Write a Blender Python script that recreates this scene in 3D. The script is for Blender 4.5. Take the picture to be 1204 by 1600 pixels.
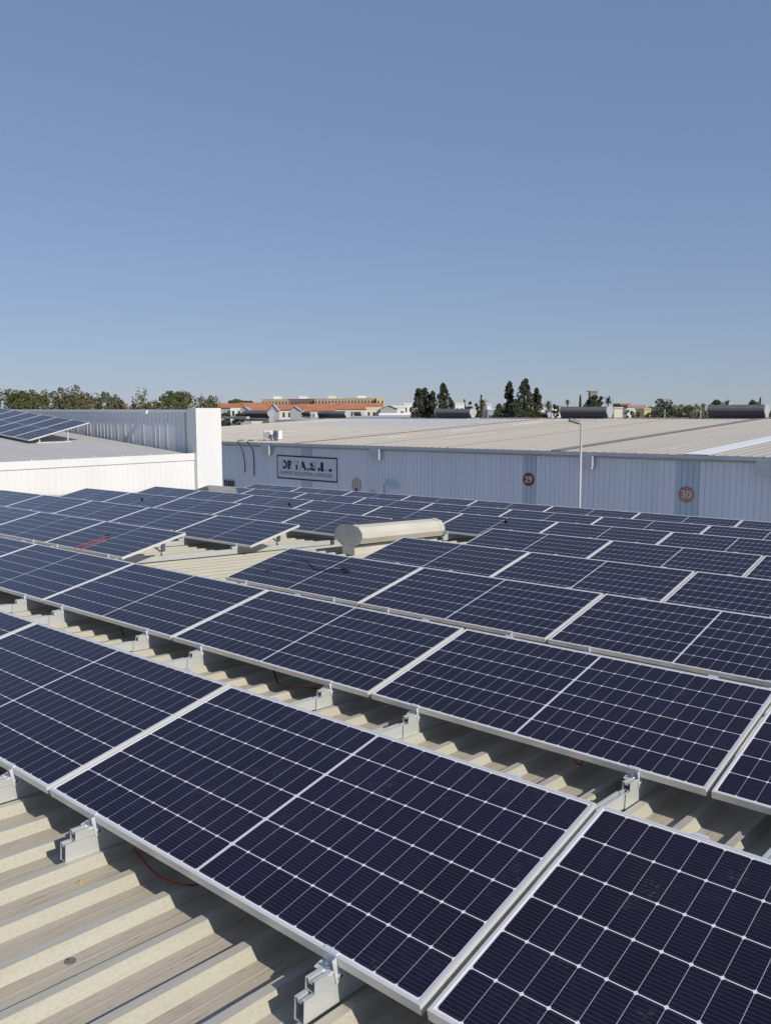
import bpy, math, random
from mathutils import Vector, Matrix
R = math.radians
rnd = random.Random(7)
S = bpy.context.scene
for o in list(bpy.data.objects):
    bpy.data.objects.remove(o)

# ------------------------------------------------------------------ camera
# x runs along the panel rows, y up the panel slope, z up.  Eye at (0,0,EYE).
EYE = 8.7
YAW, PITCH, FPX = -0.7216893, 0.121571, 1317.8
cy, sy = math.cos(YAW), math.sin(YAW)
cp, sp = math.cos(PITCH), math.sin(PITCH)
RGT = Vector((cy, -sy, 0))
FWD = Vector((sy * cp, cy * cp, -sp))
UPV = Vector((sy * sp, cy * sp, cp))
cam = bpy.data.cameras.new('camera')
cam.sensor_fit = 'VERTICAL'; cam.sensor_height = 24.0; cam.lens = 24.0 * FPX / 1600.0
cam.clip_start = 0.05; cam.clip_end = 6000
camo = bpy.data.objects.new('camera', cam)
S.collection.objects.link(camo)
m = Matrix((RGT, UPV, -FWD)).transposed().to_4x4(); m.translation = (0, 0, EYE)
camo.matrix_world = m
S.camera = camo

# ------------------------------------------------------------------ light
SUN_EL, SUN_AZ = R(34), R(-4.0)          # azimuth measured from +x towards +y
sv = Vector((math.cos(SUN_EL) * math.cos(SUN_AZ), math.cos(SUN_EL) * math.sin(SUN_AZ), math.sin(SUN_EL)))
W = bpy.data.worlds.new('World'); S.world = W; W.use_nodes = True
nt = W.node_tree
sky = nt.nodes.new('ShaderNodeTexSky'); sky.sky_type = 'NISHITA'; sky.sun_disc = False
sky.sun_elevation = SUN_EL; sky.sun_rotation = R(90) - SUN_AZ
sky.altitude = 0; sky.air_density = 1.0; sky.dust_density = 0.0; sky.ozone_density = 1.0
bg = nt.nodes['Background']; bg.inputs[1].default_value = 0.15
gm = nt.nodes.new('ShaderNodeGamma'); gm.inputs[1].default_value = 0.45      # soft, hazy summer sky
tn = nt.nodes.new('ShaderNodeMix'); tn.data_type = 'RGBA'; tn.blend_type = 'MULTIPLY'; tn.inputs[0].default_value = 1.0
tn.inputs[7].default_value = (0.945, 1.135, 1.57, 1)
nt.links.new(sky.outputs[0], gm.inputs[0]); nt.links.new(gm.outputs[0], tn.inputs[6]); nt.links.new(tn.outputs[2], bg.inputs[0])
sl = bpy.data.lights.new('sun', 'SUN'); sl.energy = 4.0; sl.angle = R(0.5); sl.color = (1, 0.945, 0.86)
slo = bpy.data.objects.new('sun', sl); S.collection.objects.link(slo)
slo.rotation_euler = (-sv).to_track_quat('-Z', 'Y').to_euler(); slo.location = (30, 0, 60)
S.view_settings.view_transform = 'Standard'; S.view_settings.look = 'None'
S.view_settings.exposure = 0.0; S.view_settings.gamma = 1.0

# ------------------------------------------------------------------ helpers
def ray(px, py):
    return FWD + RGT * ((px - 602) / FPX) - UPV * ((py - 800) / FPX)
def at_y(px, py, y):                       # point of the sight line on the plane y = const
    d = ray(px, py); p = d * (y / d.y); p.z += EYE; return p
def at_d(px, py, depth):
    p = ray(px, py) * depth; p.z += EYE; return p

def tag(o, label=None, cat=None, group=None, kind=None):
    if label: o['label'] = label
    if cat: o['category'] = cat
    if group: o['group'] = group
    if kind: o['kind'] = kind
    return o
def empty(name, loc=(0, 0, 0), label=None, cat=None, group=None, rz=0):
    o = bpy.data.objects.new(name, None); S.collection.objects.link(o)
    o.empty_display_size = 0.2; o.location = loc; o.rotation_euler = (0, 0, rz)
    return tag(o, label, cat, group)
def link(name, me, parent=None):
    o = bpy.data.objects.new(name, me); S.collection.objects.link(o)
    if parent: o.parent = parent
    return o

class MB:
    def __init__(s): s.v = []; s.f = []; s.m = []; s.sm = []
    def quad(s, a, b, c, d, mi=0):
        n = len(s.v); s.v += [tuple(a), tuple(b), tuple(c), tuple(d)]; s.f.append((n, n + 1, n + 2, n + 3)); s.m.append(mi); s.sm.append(False)
    def poly(s, pts, mi=0):
        n = len(s.v); s.v += [tuple(p) for p in pts]; s.f.append(tuple(range(n, n + len(pts)))); s.m.append(mi); s.sm.append(False)
    def box(s, x0, x1, y0, y1, z0, z1, mi=0, M=None):
        c = [Vector((x, y, z)) for z in (z0, z1) for y in (y0, y1) for x in (x0, x1)]
        if M: c = [M @ p for p in c]
        n = len(s.v); s.v += [tuple(p) for p in c]
        for f in ((0, 2, 3, 1), (4, 5, 7, 6), (0, 1, 5, 4), (2, 6, 7, 3), (0, 4, 6, 2), (1, 3, 7, 5)):
            s.f.append(tuple(n + i for i in f)); s.m.append(mi); s.sm.append(False)
    def extr(s, prof, p0, p1, ux, uz, mi=0, caps=True, closed=True):
        # prof: 2D outline (counter-clockwise) swept from p0 to p1
        p0, p1, ux, uz = Vector(p0), Vector(p1), Vector(ux), Vector(uz)
        n = len(s.v); k = len(prof)
        for P in (p0, p1):
            for a, b in prof: s.v.append(tuple(P + ux * a + uz * b))
        for i in range(k if closed else k - 1):
            j = (i + 1) % k
            s.f.append((n + i, n + j, n + k + j, n + k + i)); s.m.append(mi); s.sm.append(False)
        if caps:
            s.f.append(tuple(n + i for i in range(k))[::-1]); s.m.append(mi); s.sm.append(False)
            s.f.append(tuple(n + k + i for i in range(k))); s.m.append(mi); s.sm.append(False)
    def cyl(s, p0, p1, r0, r1=None, n=12, mi=0, caps=True, smooth=True):
        p0, p1 = Vector(p0), Vector(p1); r1 = r0 if r1 is None else r1
        ax = (p1 - p0).normalized(); u = ax.orthogonal().normalized(); w = ax.cross(u)
        b = len(s.v)
        for P, r in ((p0, r0), (p1, r1)):
            for i in range(n):
                a = 2 * math.pi * i / n; s.v.append(tuple(P + u * math.cos(a) * r + w * math.sin(a) * r))
        for i in range(n):
            j = (i + 1) % n; s.f.append((b + i, b + j, b + n + j, b + n + i)); s.m.append(mi); s.sm.append(smooth)
        if caps:
            s.f.append(tuple(b + i for i in range(n))[::-1]); s.m.append(mi); s.sm.append(False)
            s.f.append(tuple(b + n + i for i in range(n))); s.m.append(mi); s.sm.append(False)
    def tube(s, pts, r, n=8, mi=0):
        pts = [Vector(p) for p in pts]; b = len(s.v); k = len(pts); u = None
        for i, p in enumerate(pts):
            t = (pts[min(i + 1, k - 1)] - pts[max(i - 1, 0)]).normalized()
            u = t.orthogonal().normalized() if u is None else (u - t * u.dot(t)).normalized()
            w = t.cross(u); rr = r[i] if isinstance(r, (list, tuple)) else r
            for q in range(n):
                a = 2 * math.pi * q / n; s.v.append(tuple(p + u * math.cos(a) * rr + w * math.sin(a) * rr))
        for i in range(k - 1):
            for q in range(n):
                j = (q + 1) % n
                s.f.append((b + i * n + q, b + i * n + j, b + (i + 1) * n + j, b + (i + 1) * n + q)); s.m.append(mi); s.sm.append(True)
        s.f.append(tuple(b + q for q in range(n))[::-1]); s.m.append(mi); s.sm.append(False)
        s.f.append(tuple(b + (k - 1) * n + q for q in range(n))); s.m.append(mi); s.sm.append(False)
    def mesh(s, name, mats):
        me = bpy.data.meshes.new(name); me.from_pydata(s.v, [], s.f)
        for mt in (mats if isinstance(mats, (list, tuple)) else [mats]): me.materials.append(mt)
        me.polygons.foreach_set('material_index', s.m); me.polygons.foreach_set('use_smooth', s.sm)
        me.update(); return me
    def build(s, name, mats, parent=None): return link(name, s.mesh(name, mats), parent)

def smooth_pts(pts, n=6):                    # Catmull-Rom through the points
    P = [Vector(p) for p in pts]; P = [P[0] * 2 - P[1]] + P + [P[-1] * 2 - P[-2]]; out = []
    for i in range(1, len(P) - 2):
        for k in range(n):
            t = k / n; a, b, c, d = P[i - 1:i + 3]
            out.append(0.5 * ((2 * b) + (c - a) * t + (2 * a - 5 * b + 4 * c - d) * t * t + (3 * b - a - 3 * c + d) * t ** 3))
    out.append(P[-2]); return out

# ------------------------------------------------------------------ materials
class NG:
    def __init__(s, name):
        s.mat = bpy.data.materials.new(name); s.mat.use_nodes = True
        s.t = s.mat.node_tree; s.b = s.t.nodes['Principled BSDF']
    def n(s, typ, **kw):
        nd = s.t.nodes.new(typ)
        for k, v in kw.items(): setattr(nd, k, v)
        return nd
    def l(s, a, b): s.t.links.new(a, b)
    def math(s, op, a, b=None, c=None, clamp=False):
        nd = s.n('ShaderNodeMath', operation=op); nd.use_clamp = clamp
        for i, v in enumerate((a, b, c)):
            if v is None: continue
            if isinstance(v, (int, float)): nd.inputs[i].default_value = v
            else: s.l(v, nd.inputs[i])
        return nd.outputs[0]
    def mix(s, fac, a, b):
        nd = s.n('ShaderNodeMix', data_type='RGBA')
        for i, v in ((0, fac), (6, a), (7, b)):
            if isinstance(v, (int, float)): nd.inputs[i].default_value = v
            elif isinstance(v, (tuple, list)): nd.inputs[i].default_value = (*v, 1) if len(v) == 3 else v
            else: s.l(v, nd.inputs[i])
        return nd.outputs[2]
    def coord(s, kind='Object', scale=(1, 1, 1)):
        tc = s.n('ShaderNodeTexCoord'); mp = s.n('ShaderNodeMapping'); mp.inputs['Scale'].default_value = scale
        s.l(tc.outputs[kind], mp.inputs[0]); return mp.outputs[0]
    def noise(s, vec, scale, detail=4, rough=0.55):
        nd = s.n('ShaderNodeTexNoise'); nd.inputs['Scale'].default_value = scale
        nd.inputs['Detail'].default_value = detail; nd.inputs['Roughness'].default_value = rough
        s.l(vec, nd.inputs['Vector']); return nd.outputs[0]
    def ramp(s, fac, lo, hi):
        nd = s.n('ShaderNodeMapRange'); nd.inputs[1].default_value = lo; nd.inputs[2].default_value = hi
        s.l(fac, nd.inputs[0]); return nd.outputs[0]
    def base(s, col):
        if isinstance(col, (tuple, list)): s.b.inputs['Base Color'].default_value = (*col, 1)
        else: s.l(col, s.b.inputs['Base Color'])
    def bump(s, h, strength=0.3, dist=0.01):
        nd = s.n('ShaderNodeBump'); nd.inputs['Strength'].default_value = strength; nd.inputs['Distance'].default_value = dist
        s.l(h, nd.inputs['Height']); s.l(nd.outputs[0], s.b.inputs['Normal'])
    def set(s, rough=None, metal=None, spec=None):
        if rough is not None: s.b.inputs['Roughness'].default_value = rough
        if metal is not None: s.b.inputs['Metallic'].default_value = metal
        if spec is not None: s.b.inputs['Specular IOR Level'].default_value = spec

def plain(name, col, rough=0.6, metal=0.0, var=0.12, scale=3.0, sc=(1, 1, 1), spec=None, kind='Object'):
    g = NG(name); nz = g.noise(g.coord(kind, sc), scale, 5)
    f = g.ramp(nz, 0.3, 0.7)
    g.base(g.mix(f, tuple(c * (1 - var) for c in col), tuple(min(1, c * (1 + var)) for c in col)))
    g.set(rough, metal, spec); return g.mat

M = {}
M['frame'] = plain('anodised frame', (0.74, 0.725, 0.69), 0.38, 0.25, 0.04, 6)
M['rail'] = plain('mill aluminium', (0.64, 0.65, 0.62), 0.38, 0.35, 0.06, 9, (8, 1, 8))
M['steel'] = plain('bolt steel', (0.75, 0.75, 0.76), 0.25, 0.9, 0.05, 20)
M['clamp'] = plain('bright clamp aluminium', (0.80, 0.82, 0.85), 0.28, 0.35, 0.04, 20)
M['back'] = plain('white backsheet', (0.7, 0.7, 0.7), 0.6)
M['red'] = plain('red cable', (0.33, 0.02, 0.025), 0.45)
M['pinkred'] = plain('sun faded red cable', (0.40, 0.075, 0.09), 0.5)
M['black'] = plain('black cable', (0.015, 0.015, 0.017), 0.5)
M['dark'] = plain('dark void', (0.03, 0.03, 0.034), 0.7)

# --- photovoltaic cells
PW, PH, PGAP = 2.094, 1.038, 0.0251
LIP = 0.0115
def cells_material():
    g = NG('photovoltaic glass')
    tc = g.n('ShaderNodeTexCoord'); sx = g.n('ShaderNodeSeparateXYZ'); g.l(tc.outputs['Object'], sx.inputs[0])
    x, y = sx.outputs[0], sx.outputs[1]
    mg = 0.0065                                     # white border
    x0 = LIP + mg; half = (PW - 2 * x0 - 0.013) / 2; pitx = half / 12
    y0 = LIP + mg; pity = (PH - 2 * y0) / 6
    xc = g.math('SUBTRACT', g.math('ABSOLUTE', g.math('SUBTRACT', x, PW / 2)), 0.0065)     # from the mid gap outwards
    yc = g.math('SUBTRACT', y, y0)
    def dist(v, p):                                  # distance to the nearest multiple of p
        return g.math('ABSOLUTE', g.math('SUBTRACT', v, g.math('MULTIPLY', g.math('ROUND', g.math('DIVIDE', v, p)), p)))
    dx = dist(xc, pitx); dy = dist(yc, pity)
    lx = g.math('LESS_THAN', dx, 0.0008)
    ly = g.math('LESS_THAN', dy, 0.0017)
    dia = g.math('LESS_THAN', g.math('ADD', dx, dy), 0.0085)
    out = g.math('LESS_THAN', xc, 0.0)
    e1 = g.math('GREATER_THAN', xc, half); e2 = g.math('LESS_THAN', yc, 0.0); e3 = g.math('GREATER_THAN', yc, 6 * pity)
    white = lx
    for q in (ly, dia, out, e1, e2, e3): white = g.math('MAXIMUM', white, q)
    mid = g.math('LESS_THAN', g.math('ABSOLUTE', g.math('SUBTRACT', x, PW / 2)), 0.0012)
    # busbar ribbons along the long side, nine per cell
    pb = pity / 11.0
    db = dist(g.math('SUBTRACT', yc, pb / 2), pb)
    bus = g.math('LESS_THAN', db, 0.00055)
    oi = g.n('ShaderNodeObjectInfo')
    # every cell its own slight tint
    cv = g.n('ShaderNodeCombineXYZ')
    g.l(g.math('FLOOR', g.math('DIVIDE', g.math('SUBTRACT', x, PW / 2), pitx)), cv.inputs[0])
    g.l(g.math('FLOOR', g.math('DIVIDE', yc, pity)), cv.inputs[1])
    g.l(g.math('MULTIPLY', oi.outputs['Random'], 97.0), cv.inputs[2])
    wn = g.n('ShaderNodeTexWhiteNoise'); wn.noise_dimensions = '3D'; g.l(cv.outputs[0], wn.inputs[0])
    cell = g.mix(wn.outputs[0], (0.0085, 0.0048, 0.0165), (0.0105, 0.0065, 0.024))
    cell = g.mix(g.math('MULTIPLY', oi.outputs['Random'], 0.5), cell, (0.013, 0.0075, 0.0155))
    cell = g.mix(g.math('MULTIPLY', bus, 0.40), cell, (0.16, 0.16, 0.21))
    col = g.mix(g.math('MULTIPLY', white, 0.97), cell, (0.80, 0.78, 0.82))
    col = g.mix(g.math('MULTIPLY', lx, g.math('SUBTRACT', 0.55, g.math('MAXIMUM', ly, dia), clamp=True)), col, (0.24, 0.23, 0.28))
    col = g.mix(g.math('MULTIPLY', mid, 0.75), col, (0.30, 0.30, 0.34))
    # dust, smears and droppings
    off = g.n('ShaderNodeVectorMath', operation='ADD'); cb = g.n('ShaderNodeCombineXYZ')
    g.l(g.math('MULTIPLY', oi.outputs['Random'], 61.0), cb.inputs[0]); g.l(g.math('MULTIPLY', oi.outputs['Random'], 23.0), cb.inputs[1])
    g.l(tc.outputs['Object'], off.inputs[0]); g.l(cb.outputs[0], off.inputs[1])
    n1 = g.noise(off.outputs[0], 2.3, 6, 0.65); n2 = g.noise(off.outputs[0], 26, 5, 0.7)
    dust = g.math('MULTIPLY', g.ramp(n1, 0.42, 0.75), g.ramp(n2, 0.45, 0.8))
    dust = g.math('ADD', g.math('MULTIPLY', dust, 0.09), 0.004)
    col = g.mix(dust, col, (0.30, 0.28, 0.25))
    n3 = g.noise(off.outputs[0], 5.0, 2, 0.4); n4 = g.noise(off.outputs[0], 75, 3, 0.6)
    spot = g.math('MULTIPLY', g.ramp(n3, 0.66, 0.72), g.ramp(n4, 0.52, 0.66))
    col = g.mix(g.math('MULTIPLY', spot, 0.13), col, (0.34, 0.32, 0.29))
    g.base(col); g.set(0.1, 0.0, 0.5)
    g.l(g.math('ADD', g.math('MULTIPLY', dust, 0.6), 0.07), g.b.inputs['Roughness'])
    g.b.inputs['IOR'].default_value = 1.40
    return g.mat
M['cells'] = cells_material()

# --- our ribbed roof
def roof_mat(name, c0, c1, streak, dirt, speck=0.0):
    g = NG(name)
    a = g.noise(g.coord('Object', (14, 0.35, 6)), 2.0, 6, 0.62)         # long streaks down the slope
    b = g.noise(g.coord('Object', (1, 1, 1)), 1.1, 4)
    c = g.noise(g.coord('Object', (1, 0.7, 1)), 95, 4, 0.65)
    d = g.noise(g.coord('Object', (30, 1.6, 10)), 3.0, 5, 0.7)
    col = g.mix(g.ramp(a, 0.35, 0.66), c0, c1)
    col = g.mix(g.math('MULTIPLY', g.ramp(d, 0.53, 0.68), streak), col, dirt)
    col = g.mix(g.math('MULTIPLY', g.ramp(b, 0.45, 0.72), 0.25), col, tuple(k * 0.90 for k in c1))
    if speck: col = g.mix(g.math('MULTIPLY', g.ramp(c, 0.46, 0.62), speck), col, tuple(k * 0.78 for k in c0))
    g.base(col); g.set(0.55, 0.0, 0.35); g.bump(c, 0.15, 0.002); return g.mat
M['pan'] = roof_mat('weathered roof pan', (0.465, 0.40, 0.30), (0.505, 0.45, 0.355), 0.7, (0.20, 0.18, 0.15), 0.2)
M['crest'] = roof_mat('weathered rib crest', (0.45, 0.42, 0.35), (0.50, 0.47, 0.395), 0.35, (0.26, 0.24, 0.20), 0.2)
M['flank'] = roof_mat('galvanised rib flank', (0.42, 0.39, 0.295), (0.465, 0.44, 0.35), 0.14, (0.33, 0.30, 0.22), 0.38)

# ------------------------------------------------------------------ array numbers (from the survey of the photo)
TILT = 0.210569; TA = math.tan(0.010038)
RY = [1.67699, 3.76713, 5.96014, 8.14349, 10.31355, 12.36469, 14.23182, 16.03708]
RZ = [EYE + z for z in (-1.62545, -1.73429, -1.84912, -1.96233, -2.06454, -2.15815, -2.24979, -2.33627)]
U = PW + PGAP
XB = {0: (-3.4563, -3.4563), 1: (-3.4505, -3.4505), 2: (-3.5187, -3.4810), 3: (-3.5263, -3.4890), 4: (-3.4345, -3.4370), 5: (-3.3840,) * 2, 6: (-3.4570,) * 2, 7: (-3.5010,) * 2}
CREST = -0.158                               # rib crest below the front top edge of a panel
def crest_z(x, y):
    if y <= RY[0]: b = RZ[0] + (y - RY[0]) * (RZ[1] - RZ[0]) / (RY[1] - RY[0])
    elif y >= RY[-1]: b = RZ[-1] + (y - RY[-1]) * (RZ[-1] - RZ[-2]) / (RY[-1] - RY[-2])
    else:
        k = max(i for i in range(8) if RY[i] <= y)
        b = RZ[k] + (y - RY[k]) * (RZ[k + 1] - RZ[k]) / (RY[k + 1] - RY[k])
    return b + CREST + x * TA

# ------------------------------------------------------------------ setting: ground, streets
g = NG('dry ground'); a = g.noise(g.coord(), 0.02, 6); b = g.noise(g.coord(), 0.4, 4)
g.base(g.mix(g.ramp(a, 0.35, 0.65), g.mix(b, (0.20, 0.17, 0.11), (0.27, 0.23, 0.16)), (0.13, 0.14, 0.07))); g.set(0.95)
mb = MB(); mb.quad((-4000, -4000, 0), (4000, -4000, 0), (4000, 4000, 0), (-4000, 4000, 0))
tag(mb.build('ground', g.mat), kind='structure')
g = NG('pale worn street'); a = g.noise(g.coord(), 0.5, 6); g.base(g.mix(a, (0.30, 0.29, 0.27), (0.40, 0.385, 0.36))); g.set(0.9)
mb = MB(); mb.quad((-70, 19.6, 0.004), (40, 19.6, 0.004), (40, 34.4, 0.004), (-70, 34.4, 0.004)); tag(mb.build('street', g.mat), kind='structure')
M['conc'] = plain('pavement concrete', (0.36, 0.35, 0.33), 0.9, 0, 0.1, 1.2)
mb = MB(); mb.box(-70, 40, 34.4, 35.95, 0.0, 0.13); mb.box(-21, 40, 18.15, 19.6, 0.0, 0.13)
tag(mb.build('pavement', M['conc']), kind='structure')

# ------------------------------------------------------------------ the roof we stand on
PITCHR = 2.119 / 9.0
def our_building():
    root = empty('ribbed_roof_warehouse', (-7, 8, 0), 'low warehouse whose weathered cream ribbed metal roof carries the rows of solar panels', 'warehouse')
    Xn0 = -3.040                                           # right edge of one crest
    ys = [-4.0, RY[0]] + RY[1:] + [17.75]
    n0 = int((-24.05 - Xn0) / PITCHR); n1 = int((6.0 - Xn0) / PITCHR)
    prof = []                                              # (x, dz, material of the strip to the right)
    for n in range(n0, n1 + 1):
        x = Xn0 + n * PITCHR
        prof += [(x - 0.064, -0.042, 2), (x - 0.038, 0.0, 1), (x, 0.0, 2), (x + 0.028, -0.042, 0),
                 (x + 0.075, -0.042, 0), (x + 0.078, -0.0412, 0), (x + 0.085, -0.0412, 0), (x + 0.088, -0.042, 0)]
    me = bpy.data.meshes.new('roof'); v = []; f = []; mi = []
    k = len(prof)
    for y in ys:
        for x, dz, _ in prof: v.append((x, y, crest_z(x, y) + dz))
    for j in range(len(ys) - 1):
        for i in range(k - 1):
            f.append((j * k + i, j * k + i + 1, (j + 1) * k + i + 1, (j + 1) * k + i)); mi.append(prof[i][2])
    me.from_pydata(v, [], f)
    for q in ('pan', 'crest', 'flank'): me.materials.append(M[q])
    me.polygons.foreach_set('material_index', mi); me.update()
    ro = link('roof', me); ro.parent = root; ro.matrix_parent_inverse = Matrix.Translation((7, -8, 0))
    mb = MB(); wy = ys[-1]
    mb.quad((-24.1, wy - 0.05, 0), (6, wy - 0.05, 0), (6, wy - 0.05, crest_z(6, wy) - 0.06), (-24.1, wy - 0.05, crest_z(-24.1, wy) - 0.06))
    mb.quad((6, -4, 0), (6, wy, 0), (6, wy, crest_z(6, wy) - 0.06), (6, -4, crest_z(6, -4) - 0.06))
    mb.quad((-24.1, -4, 0), (6, -4, 0), (6, -4, crest_z(6, -4) - 0.06), (-24.1, -4, crest_z(-24.1, -4) - 0.06))
    wo = mb.build('wall', plain('rendered wall', (0.5, 0.5, 0.48), 0.8)); wo.parent = root; wo.matrix_parent_inverse = Matrix.Translation((7, -8, 0))
our_building()

# ------------------------------------------------------------------ solar panels
def panel_meshes():
    mb = MB(); d = 0.035; w = PW; h = PH; l = LIP
    # top lip ring
    o = [(0, 0), (w, 0), (w, h), (0, h)]; i = [(l, l), (w - l, l), (w - l, h - l), (l, h - l)]
    for k in range(4):
        j = (k + 1) % 4
        mb.quad((*o[k], 0), (*o[j], 0), (*i[j], 0), (*i[k], 0))
        mb.quad((*o[j], 0), (*o[k], 0), (*o[k], -d), (*o[j], -d))          # outer face
        mb.quad((*i[k], 0), (*i[j], 0), (*i[j], -0.003), (*i[k], -0.003))   # inner step
        q = [(0.028, 0.028), (w - 0.028, 0.028), (w - 0.028, h - 0.028), (0.028, h - 0.028)]
        mb.quad((*o[k], -d), (*q[k], -d), (*q[j], -d), (*o[j], -d))         # bottom flange
        mb.quad((*o[k], -0.006), (*o[j], -0.006), (*o[j], -d + .001), (*o[k], -d + .001)) if False else None
    fr = mb.mesh('frame', M['frame'])
    mb = MB(); e = l - 0.001
    mb.quad((e, e, -0.0022), (w - e, e, -0.0022), (w - e, h - e, -0.0022), (e, h - e, -0.0022))
    gl = mb.mesh('glass', M['cells'])
    mb = MB()
    mb.quad((e, e, -0.0075), (e, h - e, -0.0075), (w - e, h - e, -0.0075), (w - e, e, -0.0075))
    for k in (-0.35, 0, 0.35): mb.box(w / 2 + k - 0.045, w / 2 + k + 0.045, h / 2 - 0.03, h / 2 + 0.03, -0.022, -0.0085, 1)
    bk = mb.mesh('backsheet', [M['back'], M['black']])
    return fr, gl, bk
FR, GL, BK = panel_meshes()
def panel(mat, label, group):
    root = empty('solar_panel', label=label, cat='solar panel', group=group); root.matrix_world = mat
    link('frame', FR, root); link('cell_glass', GL, root); link('backsheet', BK, root)
    return root
AX = Vector((math.cos(0.010038), 0, math.sin(0.010038)))
BX = Vector((0, math.cos(TILT), math.sin(TILT)))
NX = AX.cross(BX).normalized(); BX = NX.cross(AX)
def frame_mat(ax, bx, nx, o):
    m = Matrix((ax, bx, nx)).transposed().to_4x4(); m.translation = o; return m
def proj(p):
    d = Vector(p) - Vector((0, 0, EYE)); z = d.dot(FWD)
    if z < 0.1: return None
    return 602 + FPX * d.dot(RGT) / z, 800 - FPX * d.dot(UPV) / z

# ------------------------------------------------------------------ panel supports
SL = 0.0508                                   # roof slope angle
def support_meshes():
    P = {}
    def channel(mb, y0, y1, z0, z1, x0=-0.042, x1=0.0, t=0.003):
        mb.box(x0, x0 + t, y0, y1, z0, z1); mb.box(x1 - t, x1, y0, y1, z0, z1)
        mb.box(x0 + t, x1 - t, y0, y1, z0, z0 + t)
        mb.box(x0 + t, x0 + 0.014, y0, y1, z1 - t, z1); mb.box(x1 - 0.014, x1 - t, y0, y1, z1 - t, z1)
        mb.box(x0 + 0.012, x0 + 0.014, y0 + .001, y1 - .001, z1 - 0.014, z1 - t); mb.box(x1 - 0.014, x1 - 0.012, y0 + .001, y1 - .001, z1 - 0.014, z1 - t)
        mb.box(x0 + 0.014, x1 - 0.014, y0 + .001, y1 - .001, z1 - 0.014, z1 - 0.011)
    mb = MB(); channel(mb, -0.132, 1.16, 0.0, 0.073); P['base_rail'] = mb.mesh('base_rail', M['rail'])
    for k in range(7):
        mb = MB(); channel(mb, -0.132, (RY[k + 1] - RY[k]) / math.cos(SL) - 0.1335, 0.0, 0.073); P['base_rail_%d' % k] = mb.mesh('base_rail', M['rail'])
    mb = MB(); channel(mb, -0.09, 0.55, 0.0745, 0.1125); P['top_rail'] = mb.mesh('top_rail', M['rail'])
    tt = math.tan(TILT + SL)
    zb = 0.158 - 0.036 / math.cos(TILT + SL) + 0.86 * tt
    mb = MB(); mb.box(-0.044, -0.0395, 0.84, 0.885, 0.03, zb); mb.box(0.0005, 0.005, 0.84, 0.885, 0.03, zb)
    mb.box(-0.044, 0.005, 0.84, 0.885, zb + .0005, zb + 0.004); P['rear_post'] = mb.mesh('rear_post', M['rail'])
    y1 = 0.60; z1 = 0.158 - 0.040 / math.cos(TILT + SL) + y1 * tt
    a = Vector((0.009, 0.862, 0.10)); b = Vector((0.009, y1, z1)); dv = (b - a).normalized(); uz = dv.cross(Vector((1, 0, 0)))
    mb = MB(); mb.extr([(-.002, -.014), (.002, -.014), (.002, .014), (-.002, .014)], a, b, (1, 0, 0), uz); P['brace'] = mb.mesh('brace', M['rail'])
    # end clamps, built in the tilted frame of the panel edge
    def clamp(front):
        mb = MB(); T = Matrix.Translation((0, 0, 0.158)) @ Matrix.Rotation(TILT + SL, 4, 'X')
        x0, x1 = -0.054, 0.002
        if front:
            mb.box(x0, x1, -0.004, 0.010, 0.0006, 0.004, 0, T); mb.box(x0, x1, -0.004, -0.0006, -0.042, 0.0006, 0, T)
            mb.box(x0 - .012, x1, -0.044, -0.004, -0.0455, -0.042, 0, T)
            mb.cyl(T @ Vector((-0.024, -0.024, -0.042)), T @ Vector((-0.024, -0.024, -0.032)), 0.0095, n=6, mi=1, smooth=False)
            mb.cyl(T @ Vector((-0.024, -0.024, -0.032)), T @ Vector((-0.024, -0.024, -0.018)), 0.0045, n=8, mi=1)
            mb.box(0.0022, 0.0052, -0.026, 0.012, -0.088, -0.002, 0, T)
            mb.cyl(T @ Vector((0.0052, -0.009, -0.066)), T @ Vector((0.013, -0.009, -0.066)), 0.0085, n=6, mi=1, smooth=False)
        else:
            h = PH
            mb.box(x0, x1, h - 0.010, h + 0.004, 0.0006, 0.004, 0, T); mb.box(x0, x1, h + 0.0006, h + 0.004, -0.048, 0.0006, 0, T)
            mb.box(x0, x1, h + 0.004, h + 0.034, -0.052, -0.048, 0, T)
            mb.cyl(T @ Vector((-0.021, h + 0.02, -0.048)), T @ Vector((-0.021, h + 0.02, -0.024)), 0.0075, n=6, mi=1, smooth=False)
            mb.box(x0 + .004, x1 - .004, h - 0.16, h + 0.03, -0.060, -0.0525, 0, T)
        return mb.mesh('clamp', [M['clamp'], M['steel']])
    P['clamp_front'] = clamp(True); P['clamp_rear'] = clamp(False)
    return P
SUP = support_meshes()
RXM = Matrix.Rotation(-SL, 4, 'X')
def support(x, y, label, group, longr=None):
    root = empty('panel_support', label=label, cat='mounting frame', group=group)
    root.matrix_world = Matrix.Translation((x, y, crest_z(x, y) + 0.001)) @ RXM
    for nm in ('base_rail', 'top_rail', 'rear_post', 'brace'): link(nm, SUP[nm + '_%d' % longr if longr is not None and nm == 'base_rail' else nm], root)
    link('clamp', SUP['clamp_front'], root); link('clamp', SUP['clamp_rear'], root)

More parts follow.
